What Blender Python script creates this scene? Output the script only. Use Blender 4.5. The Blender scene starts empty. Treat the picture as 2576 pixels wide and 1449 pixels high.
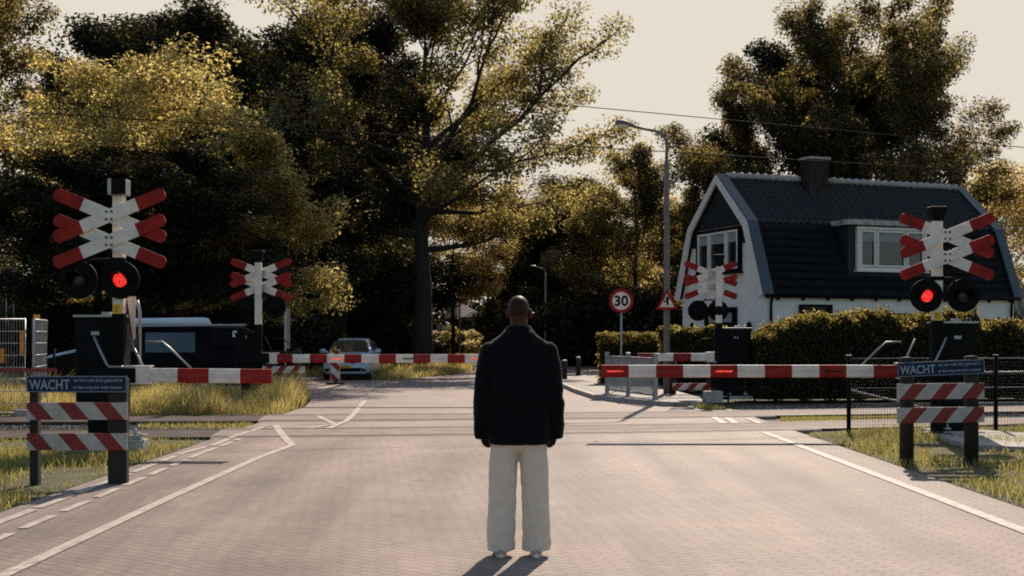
import bpy, bmesh, math, random
import numpy as np
from mathutils import Vector, Matrix, Euler, noise as mnoise
R = math.radians
scene = bpy.context.scene
COL = scene.collection

# ------------------------------------------------------------------ camera, sky, sun, exposure
FX, HX, HY, HC = 3085.8, 1288.0, 842.0, 1.58      # focal length and horizon, in 2576-wide picture pixels
SUN_EL, SUN_AZ = 36.0, 12.5
cam_d = bpy.data.cameras.new("camera")
cam = bpy.data.objects.new("camera", cam_d); COL.objects.link(cam)
cam.location = (0, 0, HC); cam.rotation_euler = (R(90), 0, 0)
cam_d.sensor_width = 36; cam_d.lens = 36 * FX / 2576.0
cam_d.shift_y = (HY - 724.5) / 2576.0
cam_d.clip_start = 0.1; cam_d.clip_end = 3000
scene.camera = cam

world = bpy.data.worlds.new("World"); scene.world = world; world.use_nodes = True
wn = world.node_tree.nodes; wl = world.node_tree.links
for n in list(wn): wn.remove(n)
sky = wn.new('ShaderNodeTexSky'); sky.sky_type = 'NISHITA'; sky.sun_disc = False
sky.sun_elevation = R(SUN_EL); sky.sun_rotation = R(SUN_AZ)
sky.dust_density = 1.4; sky.ozone_density = 1.0; sky.air_density = 1.0
bg = wn.new('ShaderNodeBackground'); bg.inputs[1].default_value = 0.14
wo = wn.new('ShaderNodeOutputWorld')
cap = wn.new('ShaderNodeVectorMath'); cap.operation = 'MINIMUM'      # clamps the bright half of the sky to an even cream
cap.inputs[1].default_value = (0.735 / .14, 0.675 / .14, 0.575 / .14)
wl.new(sky.outputs[0], cap.inputs[0]); wl.new(cap.outputs[0], bg.inputs[0])
wl.new(bg.outputs[0], wo.inputs[0])

sd = bpy.data.lights.new("sun", 'SUN'); sd.energy = 5.0; sd.angle = R(0.5); sd.color = (1.0, 0.85, 0.69)
sun = bpy.data.objects.new("sun", sd); COL.objects.link(sun)
_d = Vector((math.sin(R(SUN_AZ)) * math.cos(R(SUN_EL)), math.cos(R(SUN_AZ)) * math.cos(R(SUN_EL)), math.sin(R(SUN_EL))))
sun.rotation_euler = (-_d).to_track_quat('-Z', 'Y').to_euler(); sun.location = _d * 80

scene.render.engine = 'CYCLES'
scene.view_settings.view_transform = 'Standard'; scene.view_settings.look = 'None'
scene.view_settings.gamma = 1.0; scene.view_settings.exposure = 0.10
cy = scene.cycles
cy.max_bounces = 6; cy.diffuse_bounces = 3; cy.glossy_bounces = 3; cy.transmission_bounces = 4; cy.transparent_max_bounces = 6
cy.caustics_reflective = False; cy.caustics_refractive = False
cy.use_denoising = False
cy.pixel_filter_type = 'BLACKMAN_HARRIS'; cy.filter_width = 1.9

# ------------------------------------------------------------------ helpers
def at(dx, dy, Y):            # picture point at depth Y -> world point
    return Vector(((dx - HX) * Y / FX, Y, HC - (dy - HY) * Y / FX))
def gp(dx, dy):               # picture point on the ground -> (x, y)
    Y = HC * FX / (dy - HY); return ((dx - HX) * Y / FX, Y)

def link(o, parent=None):
    COL.objects.link(o)
    if parent is not None: o.parent = parent
    return o
def tag(o, label=None, cat=None, group=None, kind=None):
    if label: o['label'] = label
    if cat: o['category'] = cat
    if group: o['group'] = group
    if kind: o['kind'] = kind
    return o
def thing(name, label, cat, loc=(0, 0, 0), rz=0.0, group=None):
    o = bpy.data.objects.new(name, None); o.empty_display_size = 0.2
    o.location = loc; o.rotation_euler = (0, 0, rz); link(o)
    return tag(o, label, cat, group)
def dup(root, loc, rz=0.0, label=None, scale=None):
    r = root.copy(); COL.objects.link(r); r.location = loc; r.rotation_euler = (0, 0, rz)
    if scale is not None: r.scale = scale if hasattr(scale, '__len__') else (scale,) * 3
    if label: r['label'] = label
    for ch in list(root.children):
        c = ch.copy(); COL.objects.link(c); c.parent = r
        for g in list(ch.children):
            d = g.copy(); COL.objects.link(d); d.parent = c
    return r

class MB:
    def __init__(s): s.v = []; s.f = []; s.m = []; s.s = []
    def add(s, vs, fs, mat=0, smooth=False, M=None):
        b = len(s.v)
        s.v += [tuple(M @ Vector(p)) if M is not None else tuple(p) for p in vs]
        for f in fs:
            s.f.append(tuple(b + i for i in f)); s.m.append(mat); s.s.append(smooth)
        return s
    def box(s, c, d, mat=0, rot=None, M=None):
        hx, hy, hz = d[0] / 2, d[1] / 2, d[2] / 2
        T = Matrix.Translation(c)
        if rot is not None: T = T @ Euler(rot).to_matrix().to_4x4()
        if M is not None: T = M @ T
        vs = [(x, y, z) for z in (-hz, hz) for y in (-hy, hy) for x in (-hx, hx)]
        return s.add(vs, [(0, 2, 3, 1), (4, 5, 7, 6), (0, 1, 5, 4), (2, 6, 7, 3), (0, 4, 6, 2), (1, 3, 7, 5)], mat, False, T)
    def tube(s, pts, rad, n=8, mat=0, smooth=True, caps=True):
        pts = [Vector(p) for p in pts]
        if not hasattr(rad, '__len__'): rad = [rad] * len(pts)
        vs = []; fs = []; up = None
        for i, p in enumerate(pts):
            t = (pts[min(i + 1, len(pts) - 1)] - pts[max(i - 1, 0)]).normalized()
            if up is None:
                up = Vector((0, 0, 1)) if abs(t.z) < .9 else Vector((1, 0, 0))
            a = t.cross(up)
            if a.length < 1e-4: a = t.orthogonal()
            a.normalize(); b = a.cross(t).normalized(); up = b
            for k in range(n):
                w = 2 * math.pi * k / n
                vs.append(p + (a * math.cos(w) + b * math.sin(w)) * rad[i])
        for i in range(len(pts) - 1):
            for k in range(n):
                k2 = (k + 1) % n
                fs.append((i * n + k, i * n + k2, (i + 1) * n + k2, (i + 1) * n + k))
        s.add(vs, fs, mat, smooth)
        if caps:
            b = len(s.v) - len(vs)
            s.f.append(tuple(b + k for k in reversed(range(n)))); s.m.append(mat); s.s.append(False)
            e = b + (len(pts) - 1) * n
            s.f.append(tuple(e + k for k in range(n))); s.m.append(mat); s.s.append(False)
        return s
    def prism(s, poly, a, b, axis='y', mat=0, M=None, smooth=False):
        n = len(poly)
        def P(u, v, w):
            return {'y': (u, w, v), 'z': (u, v, w), 'x': (w, u, v)}[axis]
        vs = [P(u, v, a) for u, v in poly] + [P(u, v, b) for u, v in poly]
        fs = [tuple(range(n)), tuple(range(2 * n - 1, n - 1, -1))]
        fs += [(i, n + i, n + (i + 1) % n, (i + 1) % n) for i in range(n)]
        return s.add(vs, fs, mat, smooth, M)
    def ell(s, c, r, nu=20, nv=12, mat=0, M=None):
        vs = [(c[0], c[1], c[2] + r[2])]; fs = []
        for j in range(1, nv):
            th = math.pi * j / nv
            for i in range(nu):
                ph = 2 * math.pi * i / nu
                vs.append((c[0] + r[0] * math.sin(th) * math.cos(ph), c[1] + r[1] * math.sin(th) * math.sin(ph), c[2] + r[2] * math.cos(th)))
        vs.append((c[0], c[1], c[2] - r[2])); L = len(vs) - 1
        for i in range(nu):
            fs.append((0, 1 + i, 1 + (i + 1) % nu))
            fs.append((L, L - nu + (i + 1) % nu, L - nu + i))
        for j in range(nv - 2):
            for i in range(nu):
                a = 1 + j * nu + i; b = 1 + j * nu + (i + 1) % nu
                fs.append((a, a + nu, b + nu, b))
        return s.add(vs, fs, mat, True, M)
    def loft(s, rings, mat=0, closed=True, caps=True, smooth=True, M=None):
        n = len(rings[0]); vs = [p for r in rings for p in r]; fs = []
        for i in range(len(rings) - 1):
            for k in range(n if closed else n - 1):
                k2 = (k + 1) % n
                fs.append((i * n + k, i * n + k2, (i + 1) * n + k2, (i + 1) * n + k))
        if caps:
            fs.append(tuple(reversed(range(n)))); e = (len(rings) - 1) * n
            fs.append(tuple(e + k for k in range(n)))
        return s.add(vs, fs, mat, smooth, M)
    def disc(s, c, r, y0, y1, n=32, mat=0, r2=None):   # a drum facing -y
        s.tube([(c[0], y1, c[1]), (c[0], y0, c[1])], [r2 or r, r], n, mat, False)
        return s
    def mesh(s, name):
        me = bpy.data.meshes.new(name); me.from_pydata([tuple(p) for p in s.v], [], s.f)
        me.polygons.foreach_set('material_index', s.m); me.polygons.foreach_set('use_smooth', s.s)
        me.update(); return me
    def build(s, name, mats, parent=None, bevel=0.0, loc=None, rot=None):
        me = s.mesh(name)
        bm = bmesh.new(); bm.from_mesh(me); bmesh.ops.recalc_face_normals(bm, faces=bm.faces); bm.to_mesh(me); bm.free()
        for m in (mats if isinstance(mats, (list, tuple)) else [mats]): me.materials.append(m)
        o = bpy.data.objects.new(name, me); link(o, parent)
        if loc is not None: o.location = loc
        if rot is not None: o.rotation_euler = rot
        if bevel:
            b = o.modifiers.new('bevel', 'BEVEL'); b.width = bevel; b.segments = 2; b.limit_method = 'ANGLE'; b.angle_limit = R(40)
        return o

def remesh(mb, name, voxel, smooth=4, mats=(), disp=None):
    me = mb.mesh(name + "_src")
    o = bpy.data.objects.new(name + "_src", me); COL.objects.link(o)
    r = o.modifiers.new('r', 'REMESH'); r.mode = 'VOXEL'; r.voxel_size = voxel; r.use_smooth_shade = True
    if smooth:
        sm = o.modifiers.new('s', 'SMOOTH'); sm.iterations = smooth; sm.factor = 0.5
    dg = bpy.context.evaluated_depsgraph_get(); dg.update()
    out = bpy.data.meshes.new_from_object(o.evaluated_get(dg)); out.name = name
    bpy.data.objects.remove(o); bpy.data.meshes.remove(me)
    if disp is not None:
        n = len(out.vertices); co = np.empty(n * 3); out.vertices.foreach_get('co', co); no = np.empty(n * 3); out.vertices.foreach_get('normal', no)
        co = co.reshape(-1, 3); no = no.reshape(-1, 3)
        d = np.array([disp(*p) for p in co]); co = co + no * d[:, None]
        out.vertices.foreach_set('co', co.ravel()); out.update()
    out.polygons.foreach_set('use_smooth', [True] * len(out.polygons))
    for m in mats: out.materials.append(m)
    return out

# ------------------------------------------------------------------ materials
def mat(name, col, rough=0.6, metal=0.0, var=0.15, scale=6.0, bump=0.0, bscale=None, spec=0.5, coat=0.0, detail=6.0):
    m = bpy.data.materials.new(name); m.use_nodes = True
    nt = m.node_tree; N = nt.nodes; L = nt.links; p = N['Principled BSDF']
    p.inputs['Roughness'].default_value = rough; p.inputs['Metallic'].default_value = metal
    p.inputs['Specular IOR Level'].default_value = spec; p.inputs['Coat Weight'].default_value = coat
    tc = N.new('ShaderNodeTexCoord'); nz = N.new('ShaderNodeTexNoise'); nz.inputs['Scale'].default_value = scale; nz.inputs['Detail'].default_value = detail
    L.new(tc.outputs['Object'], nz.inputs['Vector'])
    rp = N.new('ShaderNodeValToRGB'); e = rp.color_ramp.elements
    e[0].position = .3; e[1].position = .7
    e[0].color = tuple(c * (1 - var) for c in col) + (1,); e[1].color = tuple(min(1, c * (1 + var)) for c in col) + (1,)
    L.new(nz.outputs['Fac'], rp.inputs[0]); L.new(rp.outputs[0], p.inputs['Base Color'])
    if bump:
        n2 = N.new('ShaderNodeTexNoise'); n2.inputs['Scale'].default_value = bscale or scale * 4; n2.inputs['Detail'].default_value = 5
        L.new(tc.outputs['Object'], n2.inputs['Vector'])
        b = N.new('ShaderNodeBump'); b.inputs['Strength'].default_value = bump; b.inputs['Distance'].default_value = 0.02
        L.new(n2.outputs['Fac'], b.inputs['Height']); L.new(b.outputs[0], p.inputs['Normal'])
    return m
def emis(name, col, strength):
    m = bpy.data.materials.new(name); m.use_nodes = True
    N = m.node_tree.nodes; L = m.node_tree.links; p = N['Principled BSDF']
    p.inputs['Base Color'].default_value = tuple(c * .3 for c in col) + (1,); p.inputs['Roughness'].default_value = .25
    tc = N.new('ShaderNodeTexCoord'); vo = N.new('ShaderNodeTexVoronoi'); vo.inputs['Scale'].default_value = 48
    L.new(tc.outputs['Object'], vo.inputs['Vector'])
    mr = N.new('ShaderNodeMapRange'); mr.inputs[1].default_value = 0; mr.inputs[2].default_value = .8
    mr.inputs[3].default_value = strength * 1.7; mr.inputs[4].default_value = strength * .25
    L.new(vo.outputs['Distance'], mr.inputs[0]); L.new(mr.outputs[0], p.inputs['Emission Strength'])
    p.inputs['Emission Color'].default_value = tuple(col) + (1,)
    return m
def leaf_mat(name, dcols, tcols, fac=0.5, gloss=0.06):
    m = bpy.data.materials.new(name); m.use_nodes = True
    N = m.node_tree.nodes; L = m.node_tree.links
    for n in list(N): N.remove(n)
    g = N.new('ShaderNodeNewGeometry')
    def ramp(cols):
        r = N.new('ShaderNodeValToRGB'); e = r.color_ramp.elements
        e[0].color = tuple(cols[0]) + (1,); e[1].color = tuple(cols[-1]) + (1,)
        for i, c in enumerate(cols[1:-1]):
            x = e.new((i + 1) / (len(cols) - 1)); x.color = tuple(c) + (1,)
        L.new(g.outputs['Random Per Island'], r.inputs[0]); return r
    d = N.new('ShaderNodeBsdfDiffuse'); t = N.new('ShaderNodeBsdfTranslucent'); gl = N.new('ShaderNodeBsdfGlossy')
    gl.inputs['Roughness'].default_value = .45; gl.inputs['Color'].default_value = (.9, .9, .9, 1)
    L.new(ramp(dcols).outputs[0], d.inputs[0]); L.new(ramp(tcols).outputs[0], t.inputs[0])
    mx = N.new('ShaderNodeMixShader'); mx.inputs[0].default_value = fac
    L.new(d.outputs[0], mx.inputs[1]); L.new(t.outputs[0], mx.inputs[2])
    m2 = N.new('ShaderNodeMixShader'); m2.inputs[0].default_value = gloss
    L.new(mx.outputs[0], m2.inputs[1]); L.new(gl.outputs[0], m2.inputs[2])
    o = N.new('ShaderNodeOutputMaterial'); L.new(m2.outputs[0], o.inputs[0])
    return m
def paver_mat(name, c1, c2, mortar, scale, rot, rough=.68):
    m = bpy.data.materials.new(name); m.use_nodes = True
    N = m.node_tree.nodes; L = m.node_tree.links; p = N['Principled BSDF']
    tc = N.new('ShaderNodeTexCoord'); mp = N.new('ShaderNodeMapping'); mp.inputs['Rotation'].default_value = (0, 0, rot)
    L.new(tc.outputs['Object'], mp.inputs[0])
    bt = N.new('ShaderNodeTexBrick'); bt.inputs['Scale'].default_value = scale
    bt.inputs['Mortar Size'].default_value = .022; bt.inputs['Mortar Smooth'].default_value = .3
    bt.inputs['Brick Width'].default_value = .5; bt.inputs['Row Height'].default_value = .25; bt.inputs['Bias'].default_value = 0
    bt.inputs['Color1'].default_value = tuple(c1) + (1,); bt.inputs['Color2'].default_value = tuple(c2) + (1,); bt.inputs['Mortar'].default_value = tuple(mortar) + (1,)
    nd = N.new('ShaderNodeTexNoise'); nd.inputs['Scale'].default_value = 1.3; nd.inputs['Detail'].default_value = 4; L.new(tc.outputs['Object'], nd.inputs[0])
    vs = N.new('ShaderNodeVectorMath'); vs.operation = 'MULTIPLY_ADD'; vs.inputs[1].default_value = (.14, .14, 0); L.new(nd.outputs['Color'], vs.inputs[0]); L.new(mp.outputs[0], vs.inputs[2])
    L.new(vs.outputs[0], bt.inputs[0])
    nz = N.new('ShaderNodeTexNoise'); nz.inputs['Scale'].default_value = .55; nz.inputs['Detail'].default_value = 9; nz.inputs['Roughness'].default_value = .65
    L.new(tc.outputs['Object'], nz.inputs[0])
    mr = N.new('ShaderNodeMapRange'); mr.inputs[1].default_value = .3; mr.inputs[2].default_value = .7; mr.inputs[3].default_value = .72; mr.inputs[4].default_value = 1.22
    L.new(nz.outputs[0], mr.inputs[0])
    mpw = N.new('ShaderNodeMapping'); mpw.inputs['Scale'].default_value = (1.5, .10, 1); L.new(tc.outputs['Object'], mpw.inputs[0])
    nw = N.new('ShaderNodeTexNoise'); nw.inputs['Scale'].default_value = 1.0; nw.inputs['Detail'].default_value = 5; L.new(mpw.outputs[0], nw.inputs[0])
    mw = N.new('ShaderNodeMapRange'); mw.inputs[1].default_value = .35; mw.inputs[2].default_value = .68; mw.inputs[3].default_value = .66; mw.inputs[4].default_value = 1.16; L.new(nw.outputs[0], mw.inputs[0])
    ns = N.new('ShaderNodeTexNoise'); ns.inputs['Scale'].default_value = 2.3; ns.inputs['Detail'].default_value = 3; L.new(tc.outputs['Object'], ns.inputs[0])
    ms = N.new('ShaderNodeMapRange'); ms.inputs[1].default_value = .66; ms.inputs[2].default_value = .76; ms.inputs[3].default_value = 1.0; ms.inputs[4].default_value = .6; L.new(ns.outputs[0], ms.inputs[0])
    q1 = N.new('ShaderNodeMath'); q1.operation = 'MULTIPLY'; L.new(mr.outputs[0], q1.inputs[0]); L.new(mw.outputs[0], q1.inputs[1])
    q2 = N.new('ShaderNodeMath'); q2.operation = 'MULTIPLY'; L.new(q1.outputs[0], q2.inputs[0]); L.new(ms.outputs[0], q2.inputs[1])
    mx = N.new('ShaderNodeMix'); mx.data_type = 'RGBA'; mx.blend_type = 'MULTIPLY'; mx.inputs[0].default_value = 1
    L.new(bt.outputs[0], mx.inputs[6]); L.new(q2.outputs[0], mx.inputs[7]); L.new(mx.outputs[2], p.inputs['Base Color'])
    p.inputs['Roughness'].default_value = rough; p.inputs['Specular IOR Level'].default_value = .2
    n2 = N.new('ShaderNodeTexNoise'); n2.inputs['Scale'].default_value = 90; n2.inputs['Detail'].default_value = 3; L.new(tc.outputs['Object'], n2.inputs[0])
    ad = N.new('ShaderNodeMath'); ad.operation = 'MULTIPLY_ADD'; ad.inputs[1].default_value = -1.0; L.new(bt.outputs['Fac'], ad.inputs[0])
    mu = N.new('ShaderNodeMath'); mu.operation = 'MULTIPLY'; mu.inputs[1].default_value = .35; L.new(n2.outputs[0], mu.inputs[0]); L.new(mu.outputs[0], ad.inputs[2])
    b = N.new('ShaderNodeBump'); b.inputs['Strength'].default_value = .6; b.inputs['Distance'].default_value = .012
    L.new(ad.outputs[0], b.inputs['Height']); L.new(b.outputs[0], p.inputs['Normal'])
    return m
def stripe_mat(name, c1, c2, period, slope, phase=0.0, rough=.45):
    # diagonal bands in the board's own x/z: red where frac((x - slope*z)/period + phase) < .5
    m = bpy.data.materials.new(name); m.use_nodes = True
    N = m.node_tree.nodes; L = m.node_tree.links; p = N['Principled BSDF']
    tc = N.new('ShaderNodeTexCoord'); sp = N.new('ShaderNodeSeparateXYZ'); L.new(tc.outputs['Object'], sp.inputs[0])
    a = N.new('ShaderNodeMath'); a.operation = 'MULTIPLY_ADD'; a.inputs[1].default_value = -slope; L.new(sp.outputs[2], a.inputs[0]); L.new(sp.outputs[0], a.inputs[2])
    b = N.new('ShaderNodeMath'); b.operation = 'MULTIPLY_ADD'; b.inputs[1].default_value = 1 / period; b.inputs[2].default_value = phase; L.new(a.outputs[0], b.inputs[0])
    f = N.new('ShaderNodeMath'); f.operation = 'FRACT'; L.new(b.outputs[0], f.inputs[0])
    g = N.new('ShaderNodeMath'); g.operation = 'LESS_THAN'; g.inputs[1].default_value = .48; L.new(f.outputs[0], g.inputs[0])
    nz = N.new('ShaderNodeTexNoise'); nz.inputs['Scale'].default_value = 9; nz.inputs['Detail'].default_value = 6; L.new(tc.outputs['Object'], nz.inputs[0])
    mx = N.new('ShaderNodeMix'); mx.data_type = 'RGBA'; L.new(g.outputs[0], mx.inputs[0])
    mx.inputs[6].default_value = tuple(c2) + (1,); mx.inputs[7].default_value = tuple(c1) + (1,)
    mr = N.new('ShaderNodeMapRange'); mr.inputs[1].default_value = .35; mr.inputs[2].default_value = .7; mr.inputs[3].default_value = .8; mr.inputs[4].default_value = 1.08; L.new(nz.outputs[0], mr.inputs[0])
    m2 = N.new('ShaderNodeMix'); m2.data_type = 'RGBA'; m2.blend_type = 'MULTIPLY'; m2.inputs[0].default_value = 1
    L.new(mx.outputs[2], m2.inputs[6]); L.new(mr.outputs[0], m2.inputs[7]); L.new(m2.outputs[2], p.inputs['Base Color'])
    p.inputs['Roughness'].default_value = rough
    return m

WHITE = (.72, .645, .575); RED = (.27, .009, .006)
M = {}
M['white'] = mat('white_paint', WHITE, .5, var=.16, scale=5, detail=9)
M['red'] = mat('red_paint', RED, .6, var=.3, scale=5, spec=.25, detail=9)
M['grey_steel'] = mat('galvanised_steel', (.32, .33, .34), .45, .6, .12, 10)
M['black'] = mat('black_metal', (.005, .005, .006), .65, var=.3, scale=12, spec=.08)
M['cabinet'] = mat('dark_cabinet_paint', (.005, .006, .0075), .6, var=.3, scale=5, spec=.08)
M['yellow'] = mat('yellow_sticker', (.75, .42, .02), .5, var=.08)
M['concrete'] = mat('concrete', (.38, .34, .30), .8, var=.22, scale=4, bump=.3, bscale=40)
M['panel'] = mat('crossing_panel', (.29, .23, .20), .8, var=.2, scale=2.5, bump=.25, bscale=60, spec=.12)
M['wood'] = mat('dark_wood', (.018, .012, .010), .8, var=.35, scale=14, bump=.4)
M['blue'] = mat('blue_sign_film', (.004, .022, .055), .6, var=.1, spec=.2)
M['signtext'] = mat('sign_lettering', (.26, .30, .34), .5, var=.05)
M['dimpanel'] = mat('glare_free_panel', (.085, .064, .055), .85, var=.35, scale=3, bump=.3, bscale=40, spec=.15)  # same slab outside the glare, the dimmer light put into its colour
M['rail'] = mat('rail_steel', (.05, .038, .032), .55, .2, .25, 10)
M['groove'] = mat('flangeway_rubber', (.01, .009, .009), .8, var=.2)
M['ballast'] = mat('ballast_ground', (.10, .082, .07), .9, var=.5, scale=9, bump=1.0, bscale=28)
M['stone'] = mat('ballast_stone', (.15, .12, .10), .85, var=.4, scale=5)
M['soil'] = mat('grass_soil', (.075, .072, .028), .95, var=.45, scale=2.2, bump=.5, bscale=18)
M['lawn'] = mat('far_lawn', (.13, .125, .03), .95, var=.35, scale=.6, bump=.5, bscale=12)
M['paver'] = paver_mat('road_pavers', (.315, .240, .206), (.27, .206, .18), (.222, .168, .146), 2.7, R(38))
M['asphalt'] = mat('road_asphalt', (.29, .224, .195), .68, var=.18, scale=.9, bump=.5, bscale=120, detail=10, spec=.2)
M['pave'] = paver_mat('pavement_tiles', (.33, .29, .26), (.28, .245, .22), (.16, .13, .12), 1.7, 0)
M['kerb'] = mat('kerb_stone', (.30, .27, .25), .7, var=.2, scale=6, bump=.2)
M['mark'] = mat('road_marking', (.41, .35, .305), .7, var=.35, scale=9, bump=.2)
M['bark'] = mat('tree_bark', (.022, .017, .013), .9, var=.4, scale=9, bump=.8, bscale=24)
M['glass'] = mat('window_glass', (.012, .016, .02), .06, var=.05, spec=.8)
M['carglass'] = mat('car_glass', (.014, .024, .030), .10, var=.05, spec=.5)
M['rubber'] = mat('tyre_rubber', (.006, .006, .006), .85, var=.2)
M['chrome'] = mat('chrome', (.6, .6, .6), .15, 1.0, .05)
M['lit'] = emis('red_signal_light', (1.0, .035, .03), 1.1)
M['litbar'] = emis('red_barrier_light', (1.0, .07, .04), 1.1)
M['lens'] = mat('unlit_red_lens', (.02, .002, .002), .35, var=.1)
# ------------------------------------------------------------------ ground, road, tracks
def sheet(name, poly, z, m, label_kind='structure', thick=0.0):
    mb = MB()
    if thick: mb.prism(poly, z - thick, z, 'z')
    else: mb.add([(x, y, z) for x, y in poly], [tuple(range(len(poly)))])
    o = mb.build(name, m); o['kind'] = label_kind
    if not thick:
        for p in o.data.polygons:
            if p.normal.z < 0: o.data.flip_normals(); break
    return o
sheet('ground', [(-400, -60), (400, -60), (400, 700), (-400, 700)], -0.10, M['soil'])
sheet('lawn', [(-60, 62), (20, 62), (30, 230), (-60, 230)], -0.05, M['lawn'])

def t1(x):
    xc = max(-13, min(13, x)); y = 20.3 + .17 * xc + .008 * xc * xc
    return y + (.17 + .016 * xc) * (x - xc)
def t2(x):
    xc = max(-13, min(13, x)); y = 23.8 + .15 * xc + .006 * xc * xc
    return y + (.15 + .012 * xc) * (x - xc)
XS = [-60, -40, -25, -18] + [x * .5 for x in range(-28, 29)] + [18, 25, 40, 60]
def strip(name, fn, o0, o1, z, m, xs=None, thick=0.0, kind='structure', parent=None):
    mb = MB(); xs = xs or XS; rings = []
    for x in xs:
        y = fn(x); d = Vector((1, (fn(x + .05) - fn(x - .05)) / .1, 0)).normalized(); n = Vector((-d.y, d.x, 0))
        a = Vector((x, y, 0)) + n * o0; b = Vector((x, y, 0)) + n * o1
        rings.append([(a.x, a.y, z - thick), (a.x, a.y, z), (b.x, b.y, z), (b.x, b.y, z - thick)] if thick else [(a.x, a.y, z), (b.x, b.y, z)])
    mb.loft(rings, closed=bool(thick), caps=bool(thick), smooth=False)
    o = mb.build(name, m, parent)
    if kind: o['kind'] = kind
    if not thick and o.data.polygons[0].normal.z < 0: o.data.flip_normals()
    return o
inx = lambda a, b: [a + (b - a) * i / 24 for i in range(25)]
strip('ballast_bed', lambda x: (t1(x) + t2(x)) / 2, -3.6, 3.6, -0.055, M['ballast'])

# the carriageway, one slab whose far part bends right and a side road at the left
road = [(-4.55, -45), (4.65, -45), (4.65, 26.2), (3.45, 27.0), (2.6, 28.6), (2.1, 30), (1.8, 33.3), (1.55, 37.9), (1.75, 41), (2.7, 44.5),
        (6, 46.5), (14, 48), (40, 50), (40, 62), (10, 60), (3, 66), (0.5, 75), (-2.5, 75), (-1.6, 54), (-2.4, 48), (-4.4, 42.5), (-7.5, 47), (-22, 45), (-40, 44), (-40, 32), (-20, 31.6), (-7, 31.4), (-4.9, 30), (-4.55, 27)]
sheet('road', road, 0.0, M['asphalt'], thick=.2)
pv = [(-4.5, -45), (4.6, -45)] + [(4.6 - 9.1 * i / 12, t1(4.6 - 9.1 * i / 12) - 1.05) for i in range(13)]
sheet('paving', pv, 0.004, M['paver'])
# rails with their flangeways and the slabs between them
for k, fn in ((1, t1), (2, t2)):
    strip('crossing_slab', fn, -.66, .66, .008, M['panel'], inx(-4.75, 13.5), thick=.12)
    strip('track_panel', fn, -.66, .66, .006, M['dimpanel'], inx(-13.5, -4.77), thick=.12)
    strip('crossing_slab', fn, .84, 1.02, .006, M['panel'], inx(-4.7, 4.9), thick=.1)
    strip('crossing_slab', fn, -1.02, -.84, .006, M['panel'], inx(-4.7, 4.9), thick=.1)
    for s in (-.75, .75):
        strip('flangeway', fn, s - .10, s + .10, .0045, M['groove'], inx(-13.5, 13.5))
        r = strip('rail', fn, s - .035, s + .035, .012 if True else 0, M['rail'], thick=.14)
# kerb and pavement on the right
kl = [(3.45, 27.0), (2.6, 28.6), (2.1, 30), (1.8, 33.3), (1.55, 37.9), (1.75, 41), (2.7, 44.5)]
pavp = kl + [(5.5, 46.2), (5.3, 36.4), (4.3, 33.0), (4.45, 29.0), (4.2, 27.0)]
sheet('pavement', pavp, .10, M['pave'], thick=.2)
mb = MB()
for a, b in zip(kl[:-1], kl[1:]):
    d = Vector((b[0] - a[0], b[1] - a[1], 0)); c = Vector((a[0] + b[0], a[1] + b[1], 0)) / 2
    mb.box((c.x - .04, c.y, .05), (d.length + .05, .14, .125), 0, (0, 0, math.atan2(d.y, d.x)))
o = mb.build('kerb', M['kerb'], bevel=.012); o['kind'] = 'structure'

# painted lines: strips through ground points
def pline(pts, w, z=.0115, dash=None):
    mb = MB(); pts = [Vector((p[0], p[1], 0)) for p in pts]
    def seg(a, b):
        d = (b - a).normalized(); n = Vector((-d.y, d.x, 0)) * w / 2
        mb.add([(p.x, p.y, z) for p in (a - n, b - n, b + n, a + n)], [(0, 1, 2, 3)])
    for a, b in zip(pts[:-1], pts[1:]):
        if dash:
            L = (b - a).length; d = (b - a) / L; t = 0
            while t < L: seg(a + d * t, a + d * min(L, t + dash[0])); t += dash[0] + dash[1]
        else: seg(a, b)
    o = mb.build('road_marking', M['mark']); o['kind'] = 'structure'
    if o.data.polygons[0].normal.z < 0: o.data.flip_normals()
q = lambda x, y: gp(x / 1.4907, y / 1.4907)
pline([(-3.35, 3), (-3.3, 12), q(975, 1716), q(1095, 1672)], .11)
pline([q(1095, 1672), q(1059, 1632), q(1033, 1597)], .12)
pline([q(1160, 1608), q(1253, 1592), q(1192, 1561)], .10)
pline([q(1231, 1608), q(1298, 1581), q(1328, 1553), q(1368, 1504)], .11)
pline([q(1394, 1455), q(1452, 1433)], .12)
pline([(-4.25, 4), (-4.32, 13), q(690, 1700), q(812, 1667), q(880, 1637), q(1010, 1596)], .10, dash=(.9, .12))
pline([(-3.95, 9), q(760, 1700), q(900, 1648)], .09, dash=(.7, .25))
pline([q(1120, 1592), q(1250, 1590)], .06)
pline([(4.12, 3), (4.1, 12), q(3110, 1716), q(2866, 1623)], .13)
pline([q(2712, 1588), q(2677, 1566)], .12); pline([q(2757, 1588), q(2725, 1568)], .12)
pline([q(2850, 1588), q(2800, 1570)], .10)
pline([q(2619, 1539), q(2566, 1517)], .10)

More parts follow.
